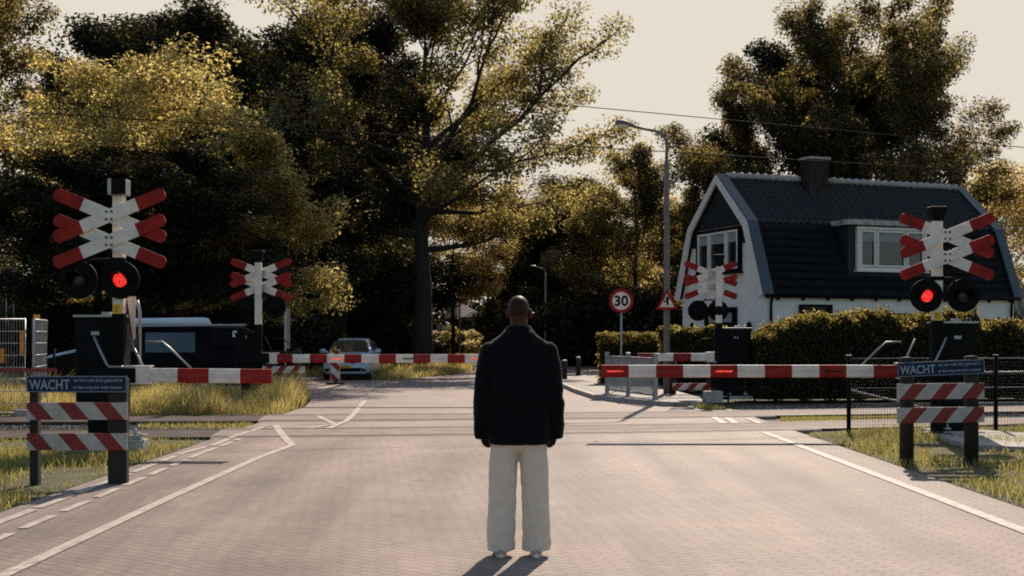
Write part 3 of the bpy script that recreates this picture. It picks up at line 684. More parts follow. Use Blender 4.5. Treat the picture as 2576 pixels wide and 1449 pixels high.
def house():
    A = R(21.0); LL = 11.2
    g = thing('house', 'white house with dark gambrel tile roof, dormer and brick chimney behind the big hedge', 'house', (8.98, 43.5, 0), A)
    prof = [(-.16, 2.98), (.88, 5.66), (3.0, 7.55), (5.12, 5.66), (6.16, 2.98)]
    mb = MB(); mb.prism([(0, 0), (0, 3.02), (.98, 5.55), (3.0, 7.36), (5.02, 5.55), (6, 3.02), (6, 0)], 0, LL, 'x'); mb.build('wall', M['wall'], g)
    # tiled slopes, modelled as waves and steps
    def slope(p0, p1, nm, m_, wave):
        mb = MB(); L = math.hypot(p1[0] - p0[0], p1[1] - p0[1]); d = ((p1[0] - p0[0]) / L, (p1[1] - p0[1]) / L); n = (-d[1], d[0]) if d[0] > 0 else (d[1], -d[0])
        if n[1] < 0: n = (-n[0], -n[1])
        rows = max(3, round(L / .33)); nx = int((LL + .1) / .055); vs = []; fs = []
        ts = []
        for r in range(rows): ts += [(r / rows + .0005, .035), ((r + .5) / rows, .018), ((r + 1) / rows - .0005, .0)]
        for t, h in ts:
            for i in range(nx + 1):
                x = .0 + (LL) * i / nx; w = wave * math.cos(2 * math.pi * x / .30)
                k = h * 1.0 + w
                vs.append((x, p0[0] + d[0] * L * t + n[0] * k, p0[1] + d[1] * L * t + n[1] * k))
        for j in range(len(ts) - 1):
            for i in range(nx): a = j * (nx + 1) + i; fs.append((a, a + 1, a + nx + 2, a + nx + 1))
        mb.add(vs, fs, 0, True); return mb.build(nm, m_, g)
    slope(prof[0], prof[1], 'roof', M['slate'], .006); slope(prof[1], prof[2], 'roof', M['tile'], .045)
    slope(prof[4], prof[3], 'roof', M['slate'], .006); slope(prof[3], prof[2], 'roof', M['tile'], .045)
    def offs(pr, k):   # inset profile
        out = []
        for i, p in enumerate(pr):
            a = Vector(pr[max(i - 1, 0)]); b = Vector(pr[min(i + 1, len(pr) - 1)]); d = (b - a).normalized(); out.append((p[0] + d[1] * k, p[1] - d[0] * k))
        return out
    for x0, x1 in ((-.27, -.19), (LL + .19, LL + .27)):
        o_, i_ = offs(prof, -.05), offs(prof, .26); mb = MB()
        for k in range(4): mb.prism([o_[k], o_[k + 1], i_[k + 1], i_[k]], x0, x1, 'x')
        mb.build('barge_board', M['trim'], g)
    for x0, x1 in ((-.22, .20), (LL - .2, LL + .22)):
        o_, i_ = offs(prof, -.11), offs(prof, -.052); mb = MB()
        for k in range(4): mb.prism([o_[k], o_[k + 1], i_[k + 1], i_[k]], x0, x1, 'x')
        mb.build('edge_tile', M['zinc'], g)
    mb = MB(); n = 31
    for k in range(n):
        x = .2 + (LL - .4) * k / n; w = (LL - .4) / n
        mb.tube([(x, 3, 7.60), (x + w * .8, 3, 7.60), (x + w * .82, 3, 7.60), (x + w, 3, 7.60)], [.11, .115, .15, .15], 10)
    mb.build('ridge', mat('sunlit_ridge_tile', (.42, .38, .34), .6, var=.15), g)  # sun on the ridge caps, put into a paler colour
    # gable boarding (x = 0 face looks along -x)
    mb = MB(); ins = offs(prof, .15)
    poly = [(.80, 4.93), ins[1], ins[2], ins[3], (5.22, 4.97), (4.7, 4.97), (4.7, 5.62), (1.45, 5.62), (1.45, 4.93)]
    mb.prism(poly, -.05, .02, 'x')
    for k in range(14): 
        z = 5.7 + k * .12
        if z < 7.1:
            hw = 2.15 * (1 - max(0, z - 5.66) / 1.9) - .25
            mb.box((-.052, 3, z), (.006, 2 * hw, .012))
    mb.build('boarding', M['clad'], g)
    def win(name, plane, a0, a1, z0, z1, pos, bars, outer, frame, blind=True):
        sx = lambda a, z, d, wa, wz, wd: ((pos + d, a, z), (wd, wa, wz)) if plane == 'x' else ((a, pos + d, z), (wa, wd, wz))
        mb = MB()
        for (a, z, wa, wz) in (((a0 + a1) / 2, z1, a1 - a0 + .1, .1), ((a0 + a1) / 2, z0, a1 - a0 + .1, .1), (a0, (z0 + z1) / 2, .1, z1 - z0 - .1), (a1, (z0 + z1) / 2, .1, z1 - z0 - .1)):
            mb.box(*sx(a, z, -.07, wa, wz, .14))
        w = mb.build(name, outer, g)
        if frame:
            mb = MB(); e = [a0 + .05] + bars + [a1 - .05]
            for i in range(len(e) - 1):
                p, q_ = e[i] + .02, e[i + 1] - .02; zz0, zz1 = z0 + .07, z1 - .07; t = .075
                for (a, z, wa, wz) in (((p + q_) / 2, zz1 - t / 2, q_ - p, t), ((p + q_) / 2, zz0 + t / 2, q_ - p, t), (p + t / 2, (zz0 + zz1) / 2, t, zz1 - zz0 - 2 * t), (q_ - t / 2, (zz0 + zz1) / 2, t, zz1 - zz0 - 2 * t)):
                    mb.box(*sx(a, z, -.10, wa, wz, .07))
            mb.build('frame', frame, w)
        mb = MB(); mb.box(*sx((a0 + a1) / 2, (z0 + z1) / 2, -.045, a1 - a0 - .1, z1 - z0 - .1, .02)); mb.build('pane', M['glass'], w)
        if blind:
            mb = MB(); mb.box(*sx((a0 + a1) / 2, z1 - .05 - (z1 - z0) * .17, -.064, a1 - a0 - .22, (z1 - z0) * .24, .006)); mb.build('blind', M['curtain'], w)
        mb = MB(); mb.box(*sx((a0 + a1) / 2, z0 - .08, -.10, a1 - a0 + .25, .06, .2)); mb.build('sill', outer, w)
        return w
    win('window', 'x', 1.55, 4.62, 3.95, 5.52, -.02, [2.45, 3.7], M['black'], M['trim'])
    win('window', 'x', 1.9, 4.0, 1.0, 2.55, -.0, [2.9], M['black'], M['black'], True)
    win('window', 'y', 1.45, 2.7, 1.5, 2.62, 0, [2.1], M['black'], M['black'], False)
    win('window', 'y', 5.1, 6.6, 1.2, 2.32, 0, [5.8], M['black'], M['black'], False)
    for y in (5.1, .95):
        mb = MB(); mb.ell((-.08, y, 1.86), (.07, .13, .20), 14, 10); mb.build('wall_lamp', M['black'], g)
    # dormer
    mb = MB(); mb.box((5.45, .72, 4.68), (3.7, 1.2, 1.86)); d = mb.build('dormer', M['clad'], g)
    mb = MB(); mb.box((5.45, .68, 5.70), (4.05, 1.6, .2)); mb.build('dormer_roof', M['oldtrim'], d, .01)
    mb = MB(); mb.box((5.45, .68, 5.812), (4.1, 1.66, .02)); mb.build('roof_edge', M['zinc'], d)
    win('window', 'y', 3.98, 7.0, 4.0, 5.5, .12, [4.78, 6.12], M['trim'], M['trim'])
    # chimney
    mb = MB(); mb.box((3.85, 2.55, 7.3), (.86, .60, 2.0)); c = mb.build('chimney', M['brick'], g)
    mb = MB(); mb.box((3.85, 2.55, 8.34), (.98, .72, .09)); mb.build('chimney_cap', M['concrete'], c, .01)
    mb = MB(); mb.box((3.85, 2.18, 6.72), (1.15, .16, .10), 0, (R(42), 0, 0)); mb.build('flashing', M['zinc'], c)
    # gutters and pipes
    mb = MB(); mb.tube([(-.1, -.2, 2.97), (LL + .1, -.2, 2.97)], .075, 10); mb.build('gutter', M['black'], g)
    mb = MB(); mb.box((LL / 2, -.09, 2.93), (LL, .2, .05))
    for k in range(11): mb.box((.5 + k * 1.05, -.06, 2.86), (.06, .12, .1))
    mb.build('eaves_board', M['black'], g)
    for x in (.18, LL - .2):
        mb = MB(); mb.tube([(x, -.2, 2.95), (x, -.10, 2.7), (x, -.08, .1)], .05, 10); mb.build('downpipe', M['black'], g)
house()
g = thing('outbuilding', 'low dark shed roof at the far right end of the white house', 'shed', (20.4, 48.6, 0), R(21))
mb = MB(); mb.box((2.5, 2, 1.1), (5, 4, 2.2)); mb.build('wall', M['clad'], g)
mb = MB(); mb.prism([(-.3, 2.1), (2, 3.5), (4.3, 2.1), (4.3, 2.0), (2, 3.35), (-.3, 2.0)], -.3, 5.3, 'x'); mb.build('roof', M['tile'], g)
g = thing('distant_house', 'far house with brown hipped roof between trees left of the man', 'house', (GX(1185, 95), 95, 0), R(12))
mb = MB(); mb.box((0, 3, 1.2), (3.6, 6, 2.4)); mb.build('wall', M['clad'], g)
mb = MB(); mb.add([(-1.1, -.4, 2.95), (1.3, -.4, 2.95), (1.3, 6.4, 2.95), (-1.1, 6.4, 2.95), (-.9, 2, 4.3), (-.9, 4, 4.3)], [(0, 1, 4), (1, 2, 5, 4), (2, 3, 5), (3, 0, 4, 5), (0, 3, 2, 1)])
mb.build('roof', mat('brown_far_tile', (.17, .115, .09), .8, var=.3, scale=4), g)
mb = MB(); mb.box((-1.05, -.45, 3.6), (.14, .06, 1.5)); mb.build('corner_board', M['trim'], g)

# ------------------------------------------------------------------ vehicles
def ring(x, zb, zt, w, wt, zbelt):
    h = [(wt * .55, zt), (wt * .86, zt - .015), (wt, zt - .07), (w - .012, zbelt + .02), (w, zbelt - .08), (w + .005, (zb + zbelt) / 2), (w - .01, zb + .12), (w - .07, zb)]
    return [(x, y, z) for y, z in h] + [(x, -y, z) for y, z in reversed(h)]
def wheel(g, x, y, r=.31):
    s = 1 if y > 0 else -1
    mb = MB(); mb.tube([(x, y - s * .19, r), (x, y - s * .17, r), (x, y - s * .02, r), (x, y, r)], [r * .94, r, r, r * .93], 26); w = mb.build('wheel', M['rubber'], g)
    mb = MB(); mb.tube([(x, y - s * .02, r), (x, y + s * .008, r)], [r * .68, r * .64], 20); mb.build('rim', M['grey_steel'], w)
def quad_panel(name, pts, m, g, th=.012):
    p = [Vector(q_) for q_ in pts]; n = (p[1] - p[0]).cross(p[3] - p[0]).normalized()
    mb = MB(); mb.add([q_ + n * th for q_ in p] + [q_ - n * th for q_ in p], [(0, 1, 2, 3), (7, 6, 5, 4), (0, 4, 5, 1), (1, 5, 6, 2), (2, 6, 7, 3), (3, 7, 4, 0)])
    return mb.build(name, m, g, .004)
def car():
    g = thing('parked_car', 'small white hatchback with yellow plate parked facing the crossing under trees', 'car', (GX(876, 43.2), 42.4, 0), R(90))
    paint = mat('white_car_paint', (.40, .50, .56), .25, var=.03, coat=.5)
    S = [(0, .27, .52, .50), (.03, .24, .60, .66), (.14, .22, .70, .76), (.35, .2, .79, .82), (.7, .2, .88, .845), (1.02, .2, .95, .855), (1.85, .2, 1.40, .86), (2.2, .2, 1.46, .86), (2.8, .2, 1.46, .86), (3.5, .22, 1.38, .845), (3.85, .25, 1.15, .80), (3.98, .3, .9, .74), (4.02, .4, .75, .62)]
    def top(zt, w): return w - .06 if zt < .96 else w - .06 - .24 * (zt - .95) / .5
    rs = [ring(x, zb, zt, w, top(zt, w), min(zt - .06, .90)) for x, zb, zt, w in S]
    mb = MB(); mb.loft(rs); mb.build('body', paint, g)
    quad_panel('windscreen', [(1.06, -.70, .975), (1.06, .70, .975), (1.80, .52, 1.375), (1.80, -.52, 1.375)], M['carglass'], g)
    for s in (-1, 1):
        quad_panel('side_window', [(1.55, s * .845, .95), (3.2, s * .84, .95), (3.0, s * .675, 1.36), (1.95, s * .675, 1.36)], M['carglass'], g)
        mb = MB(); mb.ell((.24, s * .66, .66), (.18, .14, .10), 18, 10); hl = mb.build('headlight', mat('headlamp_glass', (.25, .28, .30), .1, var=.1, coat=.5), g)
        mb = MB(); mb.ell((1.35, s * .98, 1.0), (.08, .12, .085), 14, 10); mb.tube([(1.35, s * .8, .95), (1.35, s * .95, .98)], .03, 8); mb.build('mirror', paint, g)
        mb = MB(); mb.tube([(.055, s * .16, .615), (.05, s * .30, .62), (.085, s * .43, .63)], [.035, .055, .03], 12); mb.build('upper_grille', M['black'], g)
        mb = MB(); mb.box((.03, s * .62, .36), (.1, .16, .08), 0, (0, 0, s * .35)); mb.build('fog_lamp', M['black'], g, .02)
        wheel(g, .75, s * .83); wheel(g, 3.3, s * .83)
        mb = MB(); mb.tube([(1.06, s * .12, .985), (1.10, s * .6, 1.0)], .009, 6); mb.build('wiper', M['black'], g)
    mb = MB(); mb.loft([[(x_, -.50, .30), (x_, .50, .30), (x_, .58, .44), (x_, -.58, .44)] for x_ in (-.014, .05)], smooth=False); mb.build('lower_grille', M['black'], g, .03)
    mb = MB(); mb.tube([(.02, 0, .645), (.02, .035, .60), (.02, 0, .555), (.02, -.035, .60), (.02, 0, .645)], .009, 6); mb.build('badge', M['chrome'], g)
    mb = MB(); mb.box((-.022, 0, .475), (.012, .42, .10)); pl = mb.build('number_plate', M['yellow'], g, .003)
    mb = MB(); text_mesh(mb, "35-SV-KX", .075, 0, 0, 0, 0, .001, width=.36)
    o = mb.build('plate_lettering', M['black'], pl); o.location = (-.030, 0, .475); o.rotation_euler = (0, 0, R(-90))
    mb = MB(); mb.box((1.9, 0, .22), (3.4, 1.5, .12)); mb.build('underbody', M['black'], g)
    quad_panel('bonnet_seam', [(.30, -.62, .785), (.30, .62, .785), (.31, .62, .787), (.31, -.62, .787)], M['black'], g, .004)
car()
def van():
    yf = 33.2; g = thing('camper_van', 'dark van with white roof box and bluish windows standing behind the short near boom', 'van', (-12.75, yf, .0), R(14))
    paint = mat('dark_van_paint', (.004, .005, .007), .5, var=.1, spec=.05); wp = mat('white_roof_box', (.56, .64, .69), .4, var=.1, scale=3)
    hood = mat('sky_reflection_bonnet', (.55, .62, .66), .35, var=.05, coat=.3)  # sky reflection on the dark bonnet, painted as its colour
    S = [(0, .34, .66, .68), (.06, .30, .85, .82), (.25, .26, .99, .90), (.7, .25, 1.10, .94), (1.05, .25, 1.18, .95), (1.75, .25, 1.70, .95), (2.1, .25, 1.78, .95), (3.4, .25, 1.81, .95), (5.3, .25, 1.81, .95), (5.52, .27, 1.74, .93), (5.62, .34, 1.4, .90), (5.66, .45, 1.1, .85)]
    def top(zt, w): return w - .05 if zt < 1.2 else w - .05 - .13 * (zt - 1.2) / .6
    rs = [ring(x, zb, zt, w, top(zt, w), min(zt - .06, 1.08)) for x, zb, zt, w in S]
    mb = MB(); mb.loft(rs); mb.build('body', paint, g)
    quad_panel('windscreen', [(1.10, -.80, 1.205), (1.10, .80, 1.205), (1.70, .72, 1.655), (1.70, -.72, 1.655)], mat('sky_reflecting_windscreen', (.34, .40, .43), .2, var=.1, coat=.8), g)  # reflected sky put into the glass colour
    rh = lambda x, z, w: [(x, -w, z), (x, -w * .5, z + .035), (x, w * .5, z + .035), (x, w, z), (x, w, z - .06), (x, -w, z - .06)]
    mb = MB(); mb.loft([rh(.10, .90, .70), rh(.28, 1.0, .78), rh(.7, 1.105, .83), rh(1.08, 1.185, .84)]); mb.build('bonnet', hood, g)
    for s in (-1, 1):
        yb, yt = s * .958, s * .865
        quad_panel('side_window', [(1.75, yb, 1.12), (2.55, yb, 1.12), (2.55, yt, 1.60), (2.05, yt, 1.60)], M['carglass'], g)
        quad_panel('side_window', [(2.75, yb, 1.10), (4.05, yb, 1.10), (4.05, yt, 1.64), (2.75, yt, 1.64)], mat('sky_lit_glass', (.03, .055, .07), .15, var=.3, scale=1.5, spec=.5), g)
        mb = MB(); mb.ell((1.62, s * 1.10, 1.30), (.08, .11, .13), 14, 10); mb.build('mirror', M['trim'] if s < 0 else paint, g)
        quad_panel('side_flap', [(4.45, yb - s * .01, 1.25), (5.15, yb - s * .01, 1.25), (5.15, yt, 1.66), (4.45, yt, 1.66)], M['black'], g)
        mb = MB(); mb.box((5.10, s * .90, 1.60), (.12, .04, .17)); mb.build('flap_glint', M['trim'], g, .01)  # bright window reflection, made as a pale block
        wheel(g, .95, s * .93, .34); wheel(g, 4.4, s * .93, .34)
        mb = MB(); mb.box((5.60, s * .84, .93), (.09, .12, .2)); tl = mb.build('tail_light', M['red'], g, .01)
        mb = MB(); mb.box((5.60, s * .84, .74), (.09, .12, .16)); mb.build('tail_reflector', M['white'], g, .01)
        mb = MB(); mb.ell((.14, s * .66, .80), (.12, .17, .11), 14, 10); mb.build('headlight', M['carglass'], g)
    mb = MB(); mb.tube([(1.9, -.84, 1.80), (5.4, -.84, 1.845)], .03, 8); mb.tube([(1.9, .84, 1.80), (5.4, .84, 1.845)], .03, 8); mb.build('roof_rail', M['grey_steel'], g)
    rb = lambda x, h, w: [(x, w * c_, 1.83 + h * z_) for c_, z_ in ((-1, 0), (-1, .55), (-.94, .9), (-.8, 1.0), (.8, 1.0), (.94, .9), (1, .55), (1, 0))]
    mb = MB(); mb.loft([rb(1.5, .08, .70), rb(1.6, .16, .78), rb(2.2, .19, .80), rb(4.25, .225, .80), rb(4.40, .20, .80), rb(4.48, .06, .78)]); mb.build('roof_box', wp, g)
    mb = MB(); mb.box((2.8, 0, .26), (5.0, 1.6, .16)); mb.build('underbody', M['black'], g)
    mb = MB(); mb.box((.02, 0, .45), (.1, 1.5, .18)); mb.build('bumper', M['black'], g, .04)
van()

# ------------------------------------------------------------------ fences
M['tape'] = mat('red_tape', (.25, .012, .01), .5)
M['orange'] = mat('orange_plastic', (.62, .25, .03), .5)
def site_panel(label, a, ang, W_, tilt=0.0, H=1.88):
    g = thing('site_fence', label, 'site fence', a, ang, 'site fence panels')
    mb = MB(); mb.tube([(0, 0, .04), (0, 0, H), (W_, 0, H + tilt), (W_, 0, .04 + tilt), (0, 0, .04)], .021, 8); mb.build('frame', M['grey_steel'], g)
    mb = MB(); n = int(W_ / .055)
    for k in range(1, n): x = W_ * k / n; mb.box((x, 0, H / 2 + tilt * x / W_), (.0045, .0045, H))
    for k in range(1, 8): z = H * k / 8; mb.tube([(0, 0, z), (W_ / 2, -.02, z + tilt / 2), (W_, 0, z + tilt)], .007, 5)
    mb.build('mesh', M['grey_steel'], g)
    for x in (0.0, W_):
        mb = MB(); mb.box((x, 0, .06), (.22, .6, .14)); mb.build('foot', M['concrete'], g, .02)
    return g
p1 = gp(64, 1045)
site_panel('steel mesh site fence panel running out of the frame at left', (p1[0] - 3.4, p1[1] + .15, 0), R(-2.5), 3.4)
site_panel('foreshortened steel mesh site fence panel beside the black post', (GX(84, 24.0), 24.0, 0), R(103.5), 1.9, .0)
o = MB().box((0, 0, 0), (3.6, .004, .07)).build('warning_tape', M['tape'], None, 0, (GX(40, 23.8) - 1.0, 23.8, HC - (931 - HY) * 23.8 / FX))
tag(o, 'red warning tape strung across the steel site fence', 'tape')
for dx, dy, h, lab in ((55, 862, .46, 'upper right orange plastic strip hanging on the site fence'), (5, 895, .28, 'lower orange plastic strip on the site fence at the picture edge')):
    c = at(dx, dy, 23.9); o = MB().box((0, 0, 0), (.07, .03, h)).build('orange_strip', M['orange'], None, .008, c); tag(o, lab, 'plastic strip')
c = at(92, 799, 25.6); o = MB().box((0, 0, 0), (.13, .02, .12)).build('yellow_tag', M['yellow'], None, .004, c); tag(o, 'small yellow plate at the top of the site fence corner', 'plate')
g = thing('mesh_fence', 'low dark wire mesh fence with black posts before the van bonnet', 'mesh fence', (GX(101, 29), 29.0, 0))
for x, h in ((0, 1.95), (.33, 1.25), (1.3, 1.25)):
    mb = MB(); mb.tube([(x, 0, 0), (x, 0, h)], .045 if h > 1.5 else .03, 8); mb.build('post', M['black'], g)
mb = MB()
for k in range(22): mb.box((k * .06, 0, .62), (.006, .006, 1.2))
for k in range(7): mb.box((.65, 0, .05 + k * .19), (1.3, .006, .006))
mb.build('mesh', M['black'], g)
M['greenwire'] = mat('green_coated_wire', (.010, .016, .016), .5)
g = thing('mesh_fence', 'dark green mesh fence with thin posts running behind the right WACHT fence', 'mesh fence', (GX(2135, 19.7), 19.7, 0), R(7))
for k in range(4):
    mb = MB(); mb.tube([(k * 2.5, 0, 0), (k * 2.5, 0, 1.24)], .034, 10); po = mb.build('post', M['cabinet'], g)
    mb = MB(); mb.tube([(k * 2.5, 0, 1.24), (k * 2.5, 0, 1.255)], .045, 10); mb.build('cap', M['grey_steel'], po)
mb = MB()
for z in (1.2, .72, .47, .24): mb.tube([(0, 0, z), (7.5, 0, z)], .006, 5)
mb.build('line_wire', M['grey_steel'], g)
mb = MB()
for k in range(150): mb.box((k * .05, 0, .62), (.0028, .0028, 1.2))
for k in range(24): mb.box((3.75, 0, .03 + k * .05), (7.5, .0028, .0028))
mb.build('mesh', M['greenwire'], g)
def rope(label, a, b):
    a, b = Vector(a), Vector(b); n = int((b - a).length / .035); mb = MB()
    for k in range(n):
        p, q_ = a.lerp(b, k / n), a.lerp(b, (k + .8) / n); mb.tube([p, p.lerp(q_, .5), q_], [.012, .022, .012], 6)
    o = mb.build('steel_cable', M['grey_steel']); tag(o, label, 'cable')
rope('twisted steel cable slanting down from the thin fence post', at(2141, 982, 19.85), at(2322, 1026, 19.9))
rope('twisted steel cable running level right of the tilted blue sign', at(2462, 937, 20.3), at(2600, 936, 20.5))
# ------------------------------------------------------------------ vegetation
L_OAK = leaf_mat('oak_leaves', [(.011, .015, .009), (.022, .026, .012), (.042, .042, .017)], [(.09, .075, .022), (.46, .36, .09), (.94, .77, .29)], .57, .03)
L_GOLD = leaf_mat('sunlit_golden_leaves', [(.02, .022, .008), (.04, .04, .014), (.07, .062, .02)], [(.30, .23, .05), (.80, .61, .17), (.96, .79, .32)], .66, .03)  # sun shining through, put into a brighter leaf colour
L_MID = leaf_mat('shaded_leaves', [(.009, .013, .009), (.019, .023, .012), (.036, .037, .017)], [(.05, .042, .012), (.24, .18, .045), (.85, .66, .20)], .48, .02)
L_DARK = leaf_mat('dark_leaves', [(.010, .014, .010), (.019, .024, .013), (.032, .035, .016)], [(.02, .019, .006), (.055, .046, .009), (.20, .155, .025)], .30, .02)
L_PALE = leaf_mat('sunlit_pale_leaves', [(.07, .068, .03), (.10, .092, .04), (.12, .105, .05)], [(.55, .40, .14), (.80, .61, .24), (.92, .74, .34)], .70, .03)  # sunlit far trees, their light put into a paler leaf colour
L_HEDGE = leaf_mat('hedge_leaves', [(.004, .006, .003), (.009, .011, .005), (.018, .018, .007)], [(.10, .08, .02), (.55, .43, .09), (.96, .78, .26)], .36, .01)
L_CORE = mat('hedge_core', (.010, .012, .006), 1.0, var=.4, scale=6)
G_LONG = leaf_mat('long_grass', [(.16, .13, .03), (.26, .20, .055), (.36, .28, .12)], [(.32, .28, .06), (.68, .54, .17), (.90, .74, .36)], .58, .04)
G_SHORT = leaf_mat('short_grass', [(.08, .085, .018), (.13, .125, .028), (.19, .165, .05)], [(.20, .20, .05), (.46, .40, .11), (.74, .61, .25)], .52, .04)

def quads_mesh(name, c, a, b, m):       # rhombic leaves: centres c, half axes a, b
    n = len(c)
    v = np.empty((n, 4, 3), np.float32)
    v[:, 0] = c - a; v[:, 1] = c + b * .9 - a * .1; v[:, 2] = c + a; v[:, 3] = c - b * .9 - a * .1
    me = bpy.data.meshes.new(name)
    me.vertices.add(n * 4); me.vertices.foreach_set('co', v.ravel())
    me.loops.add(n * 4); me.loops.foreach_set('vertex_index', np.arange(n * 4, dtype=np.int32))
    me.polygons.add(n); me.polygons.foreach_set('loop_start', np.arange(0, n * 4, 4, dtype=np.int32)); me.polygons.foreach_set('loop_total', np.full(n, 4, np.int32))
    me.update(calc_edges=True); me.materials.append(m)
    return me
def leaves(name, cent, rad, per, size, rng, m, flat=.75, aspect=.55):
    cent = np.asarray(cent, float); rad = np.asarray(rad, float)
    n = len(cent) * per
    idx = np.repeat(np.arange(len(cent)), per)
    d = rng.normal(size=(n, 3)); d /= np.linalg.norm(d, axis=1)[:, None]
    r = rng.random(n) ** .45
    off = d * (r * rad[idx])[:, None]; off[:, 2] *= flat
    c = cent[idx] + off
    nrm = rng.normal(size=(n, 3)); nrm[:, 2] = np.abs(nrm[:, 2]) + .4; nrm += d * .5; nrm /= np.linalg.norm(nrm, axis=1)[:, None]
    t = rng.normal(size=(n, 3)); a = np.cross(nrm, t); a /= np.linalg.norm(a, axis=1)[:, None]; b = np.cross(nrm, a)
    s = size * (.6 + .8 * rng.random(n))
    return quads_mesh(name, c, a * s[:, None], b * (s * aspect)[:, None], m)

def tree_mesh(seed, H, r0, base, RR, nlimb, nleaf, lsize, lmat, shape='round', crad=(.55, .95), lean=(0, 0), droop=.1, extra=()):
    rng = np.random.default_rng(seed); rd = random.Random(seed)
    mb = MB(); Ht = H * .86
    path = []; n = 9
    for i in range(n):
        t = i / (n - 1); path.append(Vector((lean[0] * t * t + rd.uniform(-.12, .12) * t * RR * .25, lean[1] * t * t + rd.uniform(-.12, .12) * t * RR * .25, Ht * t - .15)))
    rad = [r0 * (1.35 if i == 0 else 1.0) * (1 - .86 * (i / (n - 1)) ** 1.15) for i in range(n)]
    mb.tube(path, rad, 12)
    def trunk(t):
        f = t * (n - 1); i = min(int(f), n - 2); return path[i].lerp(path[i + 1], f - i), rad[i] * (1 - (f - i)) + rad[i + 1] * (f - i)
    cent = []; cr = []
    def prof(h):
        if shape == 'round': return max(.25, math.sin(math.pi * (.22 + .74 * h)) ** .7)
        if shape == 'cone': return max(.18, 1.0 - .85 * h)
        return max(.2, math.sin(math.pi * (.12 + .80 * h)) ** .6)
    def limb(p0, dirv, L, r, depth):
        pts = [p0]; d = dirv.normalized(); k = 6
        for i in range(1, k + 1):
            d = (d + Vector((rd.uniform(-.28, .28), rd.uniform(-.28, .28), rd.uniform(-.16, .22) - droop * .2))).normalized(); pts.append(pts[-1] + d * L / k)
        mb.tube(pts, [max(.012, r * (1 - .85 * i / k)) for i in range(k + 1)], 7 if depth == 0 else 5, caps=False)
        if depth == 0:
            for j in range(5):
                t = .32 + .66 * j / 4; f = t * k; i = min(int(f), k - 1); p = pts[i].lerp(pts[i + 1], f - i)
                sd_ = (pts[i + 1] - pts[i]).normalized(); s_ = Vector((-sd_.y, sd_.x, 0)) * (1 if j % 2 else -1)
                limb(p, sd_ * .7 + s_ * rd.uniform(.5, 1.0) + Vector((0, 0, rd.uniform(-.2, .5))), L * rd.uniform(.28, .48), r * .4, 1)
            cent.append(pts[-1]); cr.append(rd.uniform(*crad))
        else:
            for t in (.45, .75, 1.0):
                f = t * k; i = min(int(f), k - 1); cent.append(pts[i].lerp(pts[i + 1], f - i) + Vector((rd.uniform(-.3, .3), rd.uniform(-.3, .3), rd.uniform(-.1, .3)))); cr.append(rd.uniform(*crad))
    for i in range(nlimb):
        h = (i + .5 * rd.random()) / nlimb; t = (base + (Ht - base) * h) / Ht
        p, r = trunk(min(.985, t)); az = i * 2.39996 + rd.uniform(-.4, .4)
        el = R(8) + R(58) * h ** 1.3 + rd.uniform(-.15, .15)
        L = RR * prof(h) * rd.uniform(.78, 1.12)
        limb(p, Vector((math.cos(az) * math.cos(el), math.sin(az) * math.cos(el), math.sin(el))), L, max(.03, r * .5), 0)
    for (hz, az, el, L, r) in extra:
        p, r_ = trunk(hz / Ht); limb(p, Vector((math.cos(R(az)) * math.cos(R(el)), math.sin(R(az)) * math.cos(R(el)), math.sin(R(el)))), L, r, 0)
    for k in range(5): cent.append(path[-1] + Vector((rd.uniform(-.8, .8), rd.uniform(-.8, .8), rd.uniform(-.6, H - Ht)))); cr.append(rd.uniform(*crad))
    per = max(8, nleaf // len(cent))
    lm = leaves('crown', [tuple(c) for c in cent], cr, per, lsize, rng, lmat)
    tm = mb.mesh('trunk'); tm.materials.append(M['bark'])
    return tm, lm
KINDS = {}
def kind(key, *a, **k): KINDS[key] = tree_mesh(*a, **k)
kind('oak', 3, 18.0, .46, 5.6, 9.0, 18, 108000, .090, L_OAK, crad=(.65, 1.25), extra=((7.0, -8, 30, 10.0, .22), (9.2, -30, 34, 8.5, .17), (10.5, 20, 38, 8, .14), (7.8, 170, 24, 8, .17)))
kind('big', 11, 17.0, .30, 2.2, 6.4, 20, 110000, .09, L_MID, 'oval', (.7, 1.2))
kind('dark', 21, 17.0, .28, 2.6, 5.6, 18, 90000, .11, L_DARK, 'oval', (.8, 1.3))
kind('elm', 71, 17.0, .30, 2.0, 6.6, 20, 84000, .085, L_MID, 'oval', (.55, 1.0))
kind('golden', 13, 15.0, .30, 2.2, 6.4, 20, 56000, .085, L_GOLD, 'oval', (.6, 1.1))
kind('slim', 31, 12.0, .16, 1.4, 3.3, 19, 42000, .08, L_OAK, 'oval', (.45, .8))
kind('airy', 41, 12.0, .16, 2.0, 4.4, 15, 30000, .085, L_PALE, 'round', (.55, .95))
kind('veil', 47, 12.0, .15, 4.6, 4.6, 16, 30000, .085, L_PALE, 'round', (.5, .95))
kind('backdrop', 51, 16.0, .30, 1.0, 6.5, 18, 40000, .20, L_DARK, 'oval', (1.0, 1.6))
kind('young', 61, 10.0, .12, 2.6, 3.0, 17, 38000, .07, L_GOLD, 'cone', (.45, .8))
TN = {'oak': 'oak_tree', 'young': 'young_tree'}
first = {}
def tree(key, dx, Y, label, s=1.0, rz=0.0, sx=1.0, X=None):
    x = GX(dx, Y) if X is None else X
    tm, lm = KINDS[key]
    g = thing(TN.get(key, 'broadleaf_tree'), label, 'tree', (x, Y, -.08), rz, 'trees around the crossing')
    g.scale = (s * sx, s * sx, s)
    for nm, me in (('trunk', tm), ('crown', lm)):
        o = bpy.data.objects.new(nm, me); link(o, g)
    return g
tree('oak', 1065, 57, 'big oak with thick dark trunk and long limbs reaching right over the road', 1.0, 0)
